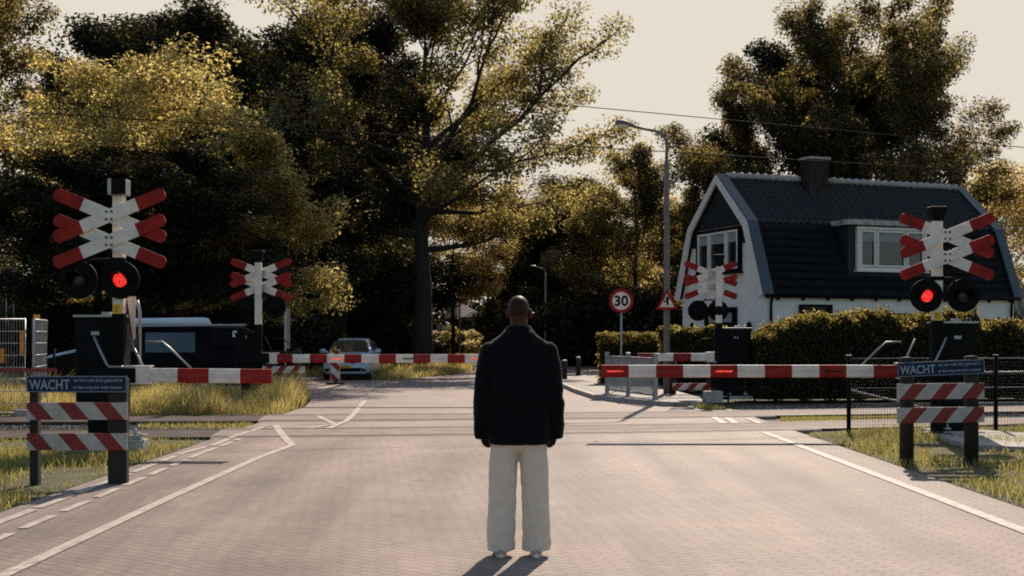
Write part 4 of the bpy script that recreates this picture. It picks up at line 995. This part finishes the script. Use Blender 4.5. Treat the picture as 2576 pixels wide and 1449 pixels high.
tree('golden', 335, 45, 'broad tree with golden sunlit top above the left crossing signal', .76, R(20), 1.15)
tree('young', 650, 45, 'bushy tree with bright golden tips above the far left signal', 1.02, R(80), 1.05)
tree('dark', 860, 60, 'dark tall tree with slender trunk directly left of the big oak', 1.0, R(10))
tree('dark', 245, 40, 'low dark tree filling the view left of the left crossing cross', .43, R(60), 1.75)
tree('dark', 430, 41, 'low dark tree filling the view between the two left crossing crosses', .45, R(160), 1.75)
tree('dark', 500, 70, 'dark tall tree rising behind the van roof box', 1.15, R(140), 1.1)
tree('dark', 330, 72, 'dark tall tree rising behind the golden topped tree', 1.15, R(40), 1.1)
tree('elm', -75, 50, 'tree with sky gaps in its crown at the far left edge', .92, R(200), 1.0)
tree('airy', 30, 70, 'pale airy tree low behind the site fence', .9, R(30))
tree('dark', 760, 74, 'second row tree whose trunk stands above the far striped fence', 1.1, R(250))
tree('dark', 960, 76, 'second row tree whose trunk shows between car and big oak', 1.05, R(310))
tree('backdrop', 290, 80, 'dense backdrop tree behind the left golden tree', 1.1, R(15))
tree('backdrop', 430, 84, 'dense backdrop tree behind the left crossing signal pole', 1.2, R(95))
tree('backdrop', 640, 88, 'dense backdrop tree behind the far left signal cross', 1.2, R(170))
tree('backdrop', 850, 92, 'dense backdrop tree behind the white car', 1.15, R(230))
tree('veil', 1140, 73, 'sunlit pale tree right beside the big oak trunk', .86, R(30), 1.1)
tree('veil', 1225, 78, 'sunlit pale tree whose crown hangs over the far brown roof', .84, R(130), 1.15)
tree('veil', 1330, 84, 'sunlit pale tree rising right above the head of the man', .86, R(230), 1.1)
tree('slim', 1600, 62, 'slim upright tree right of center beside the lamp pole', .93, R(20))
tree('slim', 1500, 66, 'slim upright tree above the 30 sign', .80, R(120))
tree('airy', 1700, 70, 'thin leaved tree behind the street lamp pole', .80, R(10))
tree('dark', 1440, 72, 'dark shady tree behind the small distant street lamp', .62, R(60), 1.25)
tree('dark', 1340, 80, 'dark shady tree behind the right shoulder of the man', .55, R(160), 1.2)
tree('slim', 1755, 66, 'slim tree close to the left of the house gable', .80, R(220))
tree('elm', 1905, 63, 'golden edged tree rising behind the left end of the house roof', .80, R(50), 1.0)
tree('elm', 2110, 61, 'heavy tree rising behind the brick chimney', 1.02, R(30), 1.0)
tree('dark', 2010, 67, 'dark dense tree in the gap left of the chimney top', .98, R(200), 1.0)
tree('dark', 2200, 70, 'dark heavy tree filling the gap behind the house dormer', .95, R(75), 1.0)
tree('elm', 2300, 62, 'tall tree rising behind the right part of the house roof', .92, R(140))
tree('airy', 2510, 66, 'pale sunlit tree beyond the right end of the house', .92, R(240), 1.1)
tree('airy', 2620, 60, 'pale sunlit tree at the far right edge of the picture', .80, R(100), 1.1)
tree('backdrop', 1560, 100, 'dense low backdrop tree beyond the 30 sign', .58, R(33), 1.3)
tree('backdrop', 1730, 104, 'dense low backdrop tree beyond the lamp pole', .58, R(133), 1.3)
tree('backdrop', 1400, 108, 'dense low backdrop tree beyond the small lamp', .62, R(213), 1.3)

# low shrubs
def shrub_mesh(seed, nleaf, m, size=.09):
    rng = np.random.default_rng(seed); rd = random.Random(seed); mb = MB(); cent = []; cr = []
    for k in range(9):
        az = rd.uniform(0, 6.28); el = R(rd.uniform(35, 85)); L = rd.uniform(1.0, 1.9); d = Vector((math.cos(az) * math.cos(el), math.sin(az) * math.cos(el), math.sin(el)))
        pts = [Vector((0, 0, 0)) + d * L * t + Vector((rd.uniform(-.1, .1), rd.uniform(-.1, .1), 0)) * t for t in (0, .35, .7, 1)]
        mb.tube(pts, [.03, .022, .015, .008], 5, caps=False)
        for t in (.4, .7, 1.0): cent.append(tuple(d * L * t + Vector((rd.uniform(-.3, .3), rd.uniform(-.3, .3), rd.uniform(-.2, .1))))); cr.append(rd.uniform(.35, .6))
    lm = leaves('foliage', cent, cr, nleaf // len(cent), size, rng, m); tm = mb.mesh('stem'); tm.materials.append(M['bark']); return tm, lm
SH = {'dark': shrub_mesh(5, 7000, L_DARK), 'gold': shrub_mesh(6, 7000, L_OAK), 'pale': shrub_mesh(7, 6000, L_PALE)}
def shrub(key, dx, Y, label, s=1.0, sz=None, rz=0.0):
    tm, lm = SH[key]; g = thing('shrub', label, 'shrub', (GX(dx, Y), Y, -.08), rz, 'shrubs under the trees'); g.scale = (s, s, sz or s)
    for nm, me in (('stem', tm), ('foliage', lm)): link(bpy.data.objects.new(nm, me), g)
for i, (k_, dx, Y, s, sz, lab) in enumerate((
    ('dark', 690, 50, 1.6, 1.5, 'dark shrub between the van and the thin sign post'), ('dark', 790, 52, 1.5, 1.3, 'dark shrub left behind the white car'),
    ('dark', 1010, 62, 1.5, 1.0, 'dark shrub at the left foot of the big oak'),
    ('dark', 580, 56, 2.2, 1.9, 'large dark shrub behind the rear of the van'), ('dark', 430, 58, 2.2, 1.9, 'large dark shrub behind the van roof box'),
    ('dark', 300, 56, 2.2, 1.8, 'large dark shrub behind the left signal pole'), ('dark', 190, 52, 1.8, 1.5, 'dark shrub behind the van bonnet'),
    ('gold', 60, 60, 1.8, 1.3, 'golden green shrub behind the site fence'), ('dark', -40, 56, 2.0, 1.6, 'dark shrub outermost at the left'),
    ('gold', 1150, 92, 1.5, 1.1, 'golden shrub on the sunny verge left of the far house'), ('pale', 1205, 90, 1.3, 1.0, 'pale golden shrub on the sunny verge below the far roof'),
    ('gold', 1108, 84, .9, .9, 'small golden shrub right beside the big oak trunk'), ('dark', 1275, 84, 1.7, 2.2, 'tall dark shrub hidden partly by the head of the man'),
    ('dark', 1345, 66, 2.3, 2.1, 'tall dark shrub behind the right shoulder of the man'), ('dark', 1415, 64, 2.3, 1.9, 'tall dark shrub behind the two bollards'),
    ('dark', 1480, 62, 2.2, 2.0, 'tall dark shrub behind the left end of the clipped hedge'), ('dark', 1560, 64, 2.2, 2.0, 'tall dark shrub behind the pole of the 30 sign'),
    ('dark', 1640, 60, 2.1, 2.0, 'tall dark shrub left behind the lamp pole'), ('gold', 1700, 64, 1.9, 1.7, 'golden shrub right behind the lamp pole'),
    ('dark', 1700, 58, 1.8, 1.5, 'dark shrub against the left wall of the house'), ('pale', 2570, 56, 1.6, 1.6, 'pale shrub beyond the shed at the right edge'),
    ('dark', 880, 64, 2.0, 1.7, 'tall dark shrub in the wood beyond the white car'), ('dark', 740, 66, 2.2, 1.9, 'tall dark shrub in the wood beyond the thin sign post'))):
    shrub(k_, dx, Y, lab, s, sz, i * 1.3)
# the far wood that closes the view under the crowns
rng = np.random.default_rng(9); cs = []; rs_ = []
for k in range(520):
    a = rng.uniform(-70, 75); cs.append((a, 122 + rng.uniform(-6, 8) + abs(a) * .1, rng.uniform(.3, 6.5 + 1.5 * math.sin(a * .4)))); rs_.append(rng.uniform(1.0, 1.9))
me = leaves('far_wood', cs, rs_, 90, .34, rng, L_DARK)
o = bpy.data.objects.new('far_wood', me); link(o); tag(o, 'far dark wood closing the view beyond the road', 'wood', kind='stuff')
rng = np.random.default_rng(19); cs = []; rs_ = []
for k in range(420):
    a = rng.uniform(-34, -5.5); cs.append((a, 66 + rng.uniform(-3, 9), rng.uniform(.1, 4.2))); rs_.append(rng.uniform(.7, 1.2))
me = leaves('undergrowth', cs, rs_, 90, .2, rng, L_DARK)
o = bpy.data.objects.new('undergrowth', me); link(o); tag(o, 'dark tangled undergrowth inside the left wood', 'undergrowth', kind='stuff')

# hedges: dark inner body, leaves over the whole volume
def hedge(label, pts, depth, hfun, dens, size, jit=.05, seed=1, rim=1.0, sprout=0):
    rng = np.random.default_rng(seed); g = thing('hedge', label, 'hedge', (pts[0][0], pts[0][1], 0)); ox, oy = pts[0]
    P = [Vector((p[0] - ox, p[1] - oy)) for p in pts]; seg = [(P[i + 1] - P[i]).length for i in range(len(P) - 1)]; T = sum(seg)
    def pos(s):
        for i, L in enumerate(seg):
            if s <= L or i == len(seg) - 1:
                d = (P[i + 1] - P[i]).normalized(); return P[i] + d * s, Vector((-d.y, d.x))
            s -= L
    mb = MB(); rings = []; n = max(4, int(T / .5))
    for k in range(n + 1):
        s = min(T - .12, max(.12, T * k / n)); p, nn = pos(s); h = hfun(s / T) - .16; a = p + nn * .14; b = p + nn * (depth - .14)
        rings.append([(a.x, a.y, 0), (a.x, a.y, h), (b.x, b.y, h), (b.x, b.y, 0)])
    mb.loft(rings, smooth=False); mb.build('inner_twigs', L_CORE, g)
    N = int(T * dens); c = np.empty((N, 3)); nr = np.empty((N, 3))
    for k in range(N):
        s = rng.uniform(0, T); p, nn = pos(s); h = hfun(s / T); u = rng.random(); fr = h * rim
        tot = fr + depth + fr * .4
        u *= tot; j = rng.normal() * jit
        if u < fr: q_ = p + nn * j; z = rng.uniform(0.02, h); no = (-nn.x, -nn.y, .3)
        elif u < fr + depth: q_ = p + nn * rng.uniform(0, depth); z = h + j; no = (0, 0, 1)
        else: q_ = p + nn * (depth + j); z = rng.uniform(.02, h); no = (nn.x, nn.y, .3)
        if s < .1 or s > T - .1: q_ = q_ + nn * rng.uniform(0, depth * .9) * (1 if u < fr else 0)
        c[k] = (q_.x, q_.y, z + .04 * math.sin(s * 9)); nr[k] = no
    if sprout:
        S_ = []
        for k in range(sprout):
            s = rng.uniform(0, T); p, nn = pos(s); q_ = p + nn * rng.uniform(.05, depth * .6); h = hfun(s / T); L = rng.uniform(.08, .38)
            for m_ in range(9): S_.append((q_.x + rng.normal() * .05, q_.y + rng.normal() * .05, h + L * m_ / 9 + rng.normal() * .02))
        c = np.vstack([c, np.array(S_)]); nr = np.vstack([nr, np.tile((0, 0, 1.0), (len(S_), 1))]); N = len(c)
    nr = nr + rng.normal(size=(N, 3)) * .75; nr /= np.linalg.norm(nr, axis=1)[:, None]
    t = rng.normal(size=(N, 3)); a = np.cross(nr, t); a /= np.linalg.norm(a, axis=1)[:, None]; b = np.cross(nr, a); s_ = size * (.6 + .8 * rng.random(N))
    me = quads_mesh('foliage', c, a * s_[:, None], b * (s_ * .65)[:, None], L_HEDGE); link(bpy.data.objects.new('foliage', me), g)
    return g
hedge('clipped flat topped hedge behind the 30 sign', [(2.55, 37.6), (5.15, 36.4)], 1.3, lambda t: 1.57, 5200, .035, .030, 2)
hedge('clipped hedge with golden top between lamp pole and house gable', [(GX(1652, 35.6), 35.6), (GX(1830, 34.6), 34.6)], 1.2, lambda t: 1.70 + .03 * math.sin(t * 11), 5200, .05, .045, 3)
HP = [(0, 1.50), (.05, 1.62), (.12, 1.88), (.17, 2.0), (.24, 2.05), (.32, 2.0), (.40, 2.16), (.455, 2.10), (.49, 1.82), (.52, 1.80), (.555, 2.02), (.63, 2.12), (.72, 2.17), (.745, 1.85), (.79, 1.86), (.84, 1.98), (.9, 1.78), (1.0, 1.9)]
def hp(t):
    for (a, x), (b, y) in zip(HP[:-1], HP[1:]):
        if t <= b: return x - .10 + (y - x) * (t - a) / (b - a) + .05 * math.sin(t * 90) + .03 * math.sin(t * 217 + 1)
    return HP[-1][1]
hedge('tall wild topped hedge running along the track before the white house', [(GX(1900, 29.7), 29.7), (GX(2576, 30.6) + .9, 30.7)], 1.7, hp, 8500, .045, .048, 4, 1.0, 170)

# ------------------------------------------------------------------ grass
def blades(name, pts, hgt, wid, rng, m, lean=.35, tilt=(0.0, 0.0)):
    n = len(pts); pts = np.asarray(pts, np.float32)
    h = hgt * (.45 + .75 * rng.random(n)); az = rng.uniform(0, 2 * np.pi, n); w = wid * (.7 + .6 * rng.random(n))
    ln = lean * h * rng.random(n) * 1.6; la = rng.uniform(0, 2 * np.pi, n)
    dx, dy = np.cos(az) * w, np.sin(az) * w; ox, oy = np.cos(la) * ln + tilt[0] * h, np.sin(la) * ln + tilt[1] * h
    v = np.empty((n, 5, 3), np.float32); x, y, z = pts[:, 0], pts[:, 1], pts[:, 2]
    v[:, 0] = np.stack([x - dx, y - dy, z], 1); v[:, 1] = np.stack([x + dx, y + dy, z], 1)
    v[:, 2] = np.stack([x + dx * .7 + ox * .35, y + dy * .7 + oy * .35, z + h * .6], 1); v[:, 3] = np.stack([x - dx * .7 + ox * .35, y - dy * .7 + oy * .35, z + h * .6], 1)
    v[:, 4] = np.stack([x + ox, y + oy, z + h], 1)
    me = bpy.data.meshes.new(name); me.vertices.add(n * 5); me.vertices.foreach_set('co', v.ravel())
    li = (np.arange(n)[:, None] * 5 + np.array([0, 1, 2, 3, 3, 2, 4])).astype(np.int32).ravel()
    me.loops.add(n * 7); me.loops.foreach_set('vertex_index', li); me.polygons.add(n * 2)
    ls = (np.arange(n)[:, None] * 7 + np.array([0, 4])).astype(np.int32).ravel(); me.polygons.foreach_set('loop_start', ls)
    me.polygons.foreach_set('loop_total', np.tile(np.array([4, 3], np.int32), n)); me.update(calc_edges=True); me.materials.append(m)
    return me
def inside(poly, x, y):
    r = np.zeros(len(x), bool); j = len(poly) - 1
    for i in range(len(poly)):
        xi, yi = poly[i]; xj, yj = poly[j]
        c = ((yi > y) != (yj > y)) & (x < (xj - xi) * (y - yi) / (yj - yi + 1e-9) + xi); r ^= c; j = i
    return r
def grass(label, poly, n, hgt, wid, seed, m, clump=.5, z=-.06, lean=.35, hvar=0.0):
    rng = np.random.default_rng(seed); xs = [p[0] for p in poly]; ys = [p[1] for p in poly]
    x = rng.uniform(min(xs), max(xs), n * 4); y = rng.uniform(min(ys), max(ys), n * 4)
    k = inside(poly, x, y); x, y = x[k], y[k]
    f = np.array([mnoise.noise(Vector((a * .9, b * .9, seed))) for a, b in zip(x, y)]) * .5 + .5
    keep = rng.random(len(x)) < (1 - clump) + clump * np.clip(f * 2 - .4, 0, 1); x, y, f = x[keep][:n], y[keep][:n], f[keep][:n]
    h = hgt * (1 + hvar * (f - .5) * 3)
    me = blades('grass', np.stack([x, y, np.full(len(x), z)], 1), np.maximum(.03, h), wid, rng, m, lean)
    o = bpy.data.objects.new('grass', me); link(o); return tag(o, label, 'grass', kind='stuff')
e2 = lambda x: t2(x) + 1.0
vp = [(-4.55, e2(-4.5) + .05), (-4.62, 27.2), (-4.95, 29.9), (-5.3, 30.6), (-8, 30.9), (-14, 31.2), (-14, e2(-14) + .3), (-10, e2(-10) + .15), (-7, e2(-7) + .05)]
sheet('verge', vp, -.012, M['soil'])
grass('tall straw coloured grass on the verge behind the short near boom', vp, 42000, .36, .0046, 1, G_LONG, .85, -.02, .5, 1.3)
grass('short green grass on the verge beside the left rails', vp, 16000, .16, .006, 11, G_SHORT, .3, -.02)
lp = [(-4.6, 7), (-4.6, t1(-4.6) - 1.15), (-6, t1(-6) - 1.05), (-8, t1(-8) - 1.05), (-8, 14), (-9, 7)]
sheet('verge', lp, -.012, M['soil'])
grass('low yellow green grass in the near left corner', lp, 30000, .10, .005, 2, G_SHORT, .88, -.02, .6, .9)
rp = [(4.7, 7), (4.7, 17.0), (4.6, 19.0), (4.95, t1(4.9) - 1.2), (7, t1(7) - 1.1), (12, t1(12) - 1.1), (12, 7)]
sheet('verge', rp, -.012, M['soil'])
grass('sunlit yellow green grass around the right WACHT fence', rp, 48000, .09, .005, 3, G_SHORT, .8, -.02, .6, .9)
mp = [(4.9, t1(4.9) + 1.1), (8.2, t1(8.2) + 1.1), (8.4, t2(8.4) - 1.15), (5.2, t2(5.2) - 1.15)]
grass('short grass strip between the two tracks at the right', mp, 9000, .07, .005, 4, G_SHORT, .4, -.05)
ml = [(-4.3, t1(-4.5) + 1.15), (-4.7, t2(-4.7) - 1.15), (-6.6, t2(-6.6) - 1.2), (-6.4, t1(-6.4) + 1.3)]
grass('sparse grass tufts between the two tracks at the left', ml, 1300, .09, .005, 5, G_SHORT, .8, -.05)
fp = [(-1.7, 52), (-2.5, 48.2), (-4.4, 42.8), (-7, 46.5), (-9, 48), (-9, 60), (-2, 60)]
grass('overgrown grass verge under the big oak', fp, 26000, .32, .012, 6, G_LONG, .4, -.08, .5, .6)
grass('sunny rough grass beside the far road right of the oak', [(-9, 60), (-2.2, 60), (-2.6, 75), (-2, 95), (-12, 95)], 20000, .35, .02, 7, G_LONG, .3, -.08)
grass('thin grass fringe at the kerb foot of the metal railing', [(2.1, 30.1), (2.6, 28.7), (3.4, 27.1), (3.5, 27.3), (2.75, 28.8), (2.25, 30.3)], 500, .08, .006, 8, G_SHORT, .5, .0)
grass('little grass patch before the concrete block', [(3.95, 25.9), (4.5, 25.6), (4.4, 27.4), (3.9, 28.0)], 1300, .10, .006, 9, G_SHORT, .3, -.02)
# ballast stones
rng = np.random.default_rng(77); mb = MB(); st = []
def stones(fn, o0, o1, x0, x1, n):
    for k in range(n):
        x = rng.uniform(x0, x1); st.append((x, fn(x) + rng.uniform(o0, o1), rng.uniform(.02, .05)))
stones(t1, 1.0, 2.4, -13, -4.9, 2600); stones(t1, -2.3, -1.0, -13, -7.6, 900); stones(t2, 1.0, 1.4, -13, -4.9, 500)
stones(t1, 1.0, 2.4, 7.4, 13, 2000); stones(t2, 1.0, 3.0, 5, 13, 1400); stones(t1, -1.9, -1.0, 7.4, 13, 900)
for x, y, s in st:
    a = rng.uniform(0, 6.28); ca, sa = math.cos(a), math.sin(a); j = lambda: s * rng.uniform(.7, 1.2)
    b = [(j(), 0, 0), (0, j() * .8, 0), (-j(), 0, 0), (0, -j() * .8, 0), (0, 0, j() * .8), (0, 0, -s)]
    mb.add([(x + p * ca - q_ * sa, y + p * sa + q_ * ca, -.045 + r_) for p, q_, r_ in b], [(0, 1, 4), (1, 2, 4), (2, 3, 4), (3, 0, 4), (1, 0, 5), (2, 1, 5), (3, 2, 5), (0, 3, 5)])
o = mb.build('ballast_stones', M['stone']); tag(o, 'brown ballast stones lying beside the rails', 'gravel', kind='stuff')
# ------------------------------------------------------------------ the man
def man():
    YP = 8.75
    g = thing('person', 'man in black jacket and cream trousers seen from behind, waiting on the road', 'person', (.048, YP, .004), 0)
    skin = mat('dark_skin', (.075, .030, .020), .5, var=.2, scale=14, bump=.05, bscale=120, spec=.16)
    cloth = mat('black_wool', (.0045, .005, .0065), .95, var=.3, scale=30, bump=.3, bscale=260, spec=.12)
    pj = cloth.node_tree.nodes['Principled BSDF']; pj.inputs['Sheen Weight'].default_value = .35; pj.inputs['Sheen Roughness'].default_value = .25
    cream = mat('cream_cotton', (.66, .58, .49), .85, var=.06, scale=12, bump=.15, bscale=160)
    shoe = mat('white_trainers', (.45, .43, .40), .6, var=.1)
    # body: he faces +y. one continuous surface
    mb = MB()
    hd = Matrix.Translation((.0, .01, 1.735)) @ Matrix.Rotation(R(-7), 4, 'Z')
    mb.ell((0, -.012, .018), (.079, .100, .102), 28, 18, 0, hd)       # skull
    mb.ell((0, .035, -.045), (.062, .070, .085), 24, 14, 0, hd)        # face and jaw
    mb.ell((0, .085, -.105), (.030, .022, .024), 14, 10, 0, hd)        # chin
    mb.ell((0, .098, .022), (.055, .018, .016), 14, 8, 0, hd)          # brow
    mb.ell((0, .113, -.022), (.014, .022, .030), 12, 8, 0, hd)         # nose
    mb.ell((0, .118, -.040), (.020, .014, .012), 12, 8, 0, hd)
    mb.ell((0, .098, -.072), (.027, .014, .008), 12, 8, 0, hd); mb.ell((0, .097, -.083), (.024, .014, .008), 12, 8, 0, hd)
    for s in (-1, 1):
        mb.ell((s * .045, .080, -.025), (.022, .022, .018), 12, 8, 0, hd)   # cheeks
        mb.ell((s * .083, -.002, -.012), (.009, .021, .034), 12, 10, 0, hd @ Matrix.Translation((0, 0, 0)))
        mb.ell((s * .088, -.010, .004), (.010, .014, .022), 10, 8, 0, hd)
    mb.tube([(0, -.012, 1.42), (0, -.012, 1.56), (0, -.004, 1.63), (0, .0, 1.70)], [.085, .064, .060, .062], 20)
    mb.ell((0, -.01, 1.42), (.19, .10, .10)); mb.ell((0, 0, 1.26), (.165, .105, .2)); mb.ell((0, 0, 1.02), (.16, .11, .2)); mb.ell((0, -.01, .90), (.17, .12, .12))
    for s in (-1, 1):
        mb.tube([(s * .10, 0, .92), (s * .105, .0, .70), (s * .11, .0, .50), (s * .112, -.01, .36), (s * .115, .0, .10), (s * .115, .0, .05)], [.085, .078, .055, .055, .04, .04], 14)
        mb.tube([(s * .115, -.03, .045), (s * .12, .05, .04), (s * .13, .16, .03)], [.035, .038, .025], 12)
        # arm: hangs a little out from the body
        sh, el, wr = Vector((s * .190, -.005, 1.46)), Vector((s * .248, -.02, 1.17)), Vector((s * .260, .02, .925))
        mb.tube([Vector((s * .12, 0, 1.46)), sh, sh.lerp(el, .4), el, el.lerp(wr, .35), wr], [.06, .056, .05, .041, .041, .028], 14)
        # hand: palm + curled fingers; thumb leaves the front edge of the palm
        HR = Matrix.Translation(wr) @ Matrix.Rotation(s * R(55), 4, 'Z') @ Matrix.Translation(-wr); v0 = len(mb.v)
        mb.tube([wr, wr + Vector((0, .004, -.03)), wr + Vector((0, .012, -.075)), wr + Vector((-s * .004, .016, -.098))], [.026, .028, .028, .022], 12)
        for oy in (-.022, .0, .024): mb.tube([wr + Vector((0, oy * .5, -.02)), wr + Vector((0, oy + .010, -.06)), wr + Vector((0, oy + .010, -.094))], [.018, .0165, .0125], 10)
        for k, (oy, L, rr) in enumerate(((.038, .066, .0085), (.020, .073, .0088), (.002, .068, .0085), (-.015, .054, .0076))):
            b0 = wr + Vector((0, oy + .010, -.088)); c = -s
            pts = [b0 + Vector((0, -oy * .25, .02)), b0, b0 + Vector((c * .006, oy * .12, -L * .42)), b0 + Vector((c * .014, oy * .06 + .004, -L * .76)), b0 + Vector((c * .027, oy * .03 + .006, -L * .98))]
            mb.tube(pts, [rr * 1.1, rr * 1.08, rr, rr * .92, rr * .72], 10)
        tb = wr + Vector((-s * .006, .030, -.030))
        mb.tube([tb + Vector((0, -.012, .006)), tb + Vector((-s * .010, .020, -.028)), tb + Vector((-s * .018, .032, -.058)), tb + Vector((-s * .022, .034, -.082))], [.015, .0125, .0105, .0075], 10)
        for k in range(v0, len(mb.v)): mb.v[k] = tuple(HR @ Vector(mb.v[k]))
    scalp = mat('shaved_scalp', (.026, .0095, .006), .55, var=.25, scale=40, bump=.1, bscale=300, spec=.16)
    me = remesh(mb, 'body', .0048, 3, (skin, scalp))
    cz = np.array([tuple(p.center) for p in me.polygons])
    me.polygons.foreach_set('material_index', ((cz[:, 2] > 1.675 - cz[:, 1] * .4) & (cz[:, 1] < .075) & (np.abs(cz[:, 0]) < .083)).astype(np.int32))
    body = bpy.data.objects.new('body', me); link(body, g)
    # eyes, hairline, glasses
    for s in (-1, 1):
        e = MB().ell((s * .030, .090, .006), (.012, .012, .010), 12, 8, 0, hd).build('eye', M['white'], g)
    mb = MB()
    for s in (-1, 1):
        mb.tube([hd @ Vector((s * .088, -.005, .018)), hd @ Vector((s * .084, .05, .016)), hd @ Vector((s * .078, .112, .014))], .0035, 6)
        mb.box((s * .040, .122, .002), (.062, .006, .042), 0, (0, 0, -s * .22), hd)
    mb.build('glasses', mat('brown_lens', (.045, .012, .008), .35, var=.1, spec=.3), g)
    # jacket: torso and sleeves in one cloth surface with folds
    mb = MB()
    def el_ring(z, w, d, yo=0.0, n=36, sq=.85):
        out = []
        for k in range(n):
            a = 2 * math.pi * k / n; ca, sa = math.cos(a), math.sin(a)
            out.append((w * math.copysign(abs(ca) ** sq, ca), yo + d * math.copysign(abs(sa) ** sq, sa), z))
        return out
    mb.loft([el_ring(.80, .222, .145, .0), el_ring(.83, .227, .15), el_ring(1.0, .222, .15), el_ring(1.2, .222, .148, -.005), el_ring(1.36, .226, .142, -.008), el_ring(1.44, .235, .130, -.008), el_ring(1.50, .232, .118, -.008), el_ring(1.54, .182, .104, -.007), el_ring(1.575, .132, .096, -.006), el_ring(1.602, .098, .09, -.004), el_ring(1.615, .08, .08, -.002)])
    # collar, folded
    mb.loft([el_ring(1.572, .124, .112, -.010), el_ring(1.588, .120, .112, -.008), el_ring(1.606, .104, .100, -.004), el_ring(1.625, .090, .092, -.004), el_ring(1.645, .081, .085, -.002), el_ring(1.641, .073, .078, -.002), el_ring(1.60, .074, .078, -.002)])
    for s in (-1, 1):
        mb.ell((s * .212, -.006, 1.452), (.066, .082, .072), 20, 14)
        P = [Vector((s * .14, -.005, 1.475)), Vector((s * .198, -.006, 1.455)), Vector((s * .226, -.01, 1.36)), Vector((s * .242, -.018, 1.22)), Vector((s * .252, -.014, 1.10)), Vector((s * .256, .0, .98)), Vector((s * .257, .012, .86)), Vector((s * .257, .015, .835))]
        mb.tube(P, [.07, .076, .076, .074, .072, .068, .063, .060], 20)
    def fold(x, y, z):
        p = Vector((x, y, z)); d = .006 * mnoise.noise(Vector((x * 9, y * 9, z * 4.5))) + .0035 * mnoise.noise(Vector((x * 22, y * 22, z * 9)))
        sl = abs(x) > .2
        if sl: d += .005 * math.sin(z * 46 + 7 * x + 3 * mnoise.noise(p * 7)) * max(0, mnoise.noise(p * 4) + .35)
        else: d += .004 * math.sin(x * 30 + 5 * mnoise.noise(p * 5)) * max(0, mnoise.noise(p * 3 + Vector((5, 2, 1))) + .3)
        if z < .83 and not sl: d += .003
        return d
    me = remesh(mb, 'jacket', .0085, 5, (cloth,), fold)
    link(bpy.data.objects.new('jacket', me), g)
        # trousers: wide straight legs
    mb = MB()
    mb.ell((0, 0, .90), (.175, .125, .13), 26, 14); mb.ell((0, 0, .83), (.185, .13, .10), 26, 14)
    for s in (-1, 1):
        mb.tube([(s * .095, 0, .88), (s * .102, 0, .76), (s * .110, .0, .62), (s * .118, -.004, .45), (s * .124, -.008, .25), (s * .126, -.006, .10), (s * .126, -.004, .045)], [.095, .100, .101, .100, .101, .103, .100], 24)
    def fold2(x, y, z):
        p = Vector((x, y, z)); return .006 * mnoise.noise(Vector((x * 10, y * 10, z * 4))) + .006 * math.sin(z * 34 + 4 * mnoise.noise(p * 6)) * max(0, .55 - z) * .9 + .003 * mnoise.noise(p * 24)
    me = remesh(mb, 'trousers', .009, 3, (cream,), fold2)
    link(bpy.data.objects.new('trousers', me), g)
    for s in (-1, 1):
        mb = MB(); mb.tube([(s * .125, -.10, .035), (s * .126, -.07, .052), (s * .127, .02, .058), (s * .134, .12, .042), (s * .140, .185, .03), (s * .142, .205, .026)], [.030, .045, .050, .046, .034, .018], 16)
        me = remesh(mb, 'shoe', .006, 4, (shoe,)); o = bpy.data.objects.new('shoe', me); link(o, g); o.location = (0, 0, 0)
        mb = MB(); mb.prism([(s * .125 + w * .042 * math.cos(a), .05 + .155 * math.sin(a)) for a, w in [(2 * math.pi * k / 24, 1) for k in range(24)]], .0, .03, 'z'); mb.build('sole', M['white'], o, .004)
man()
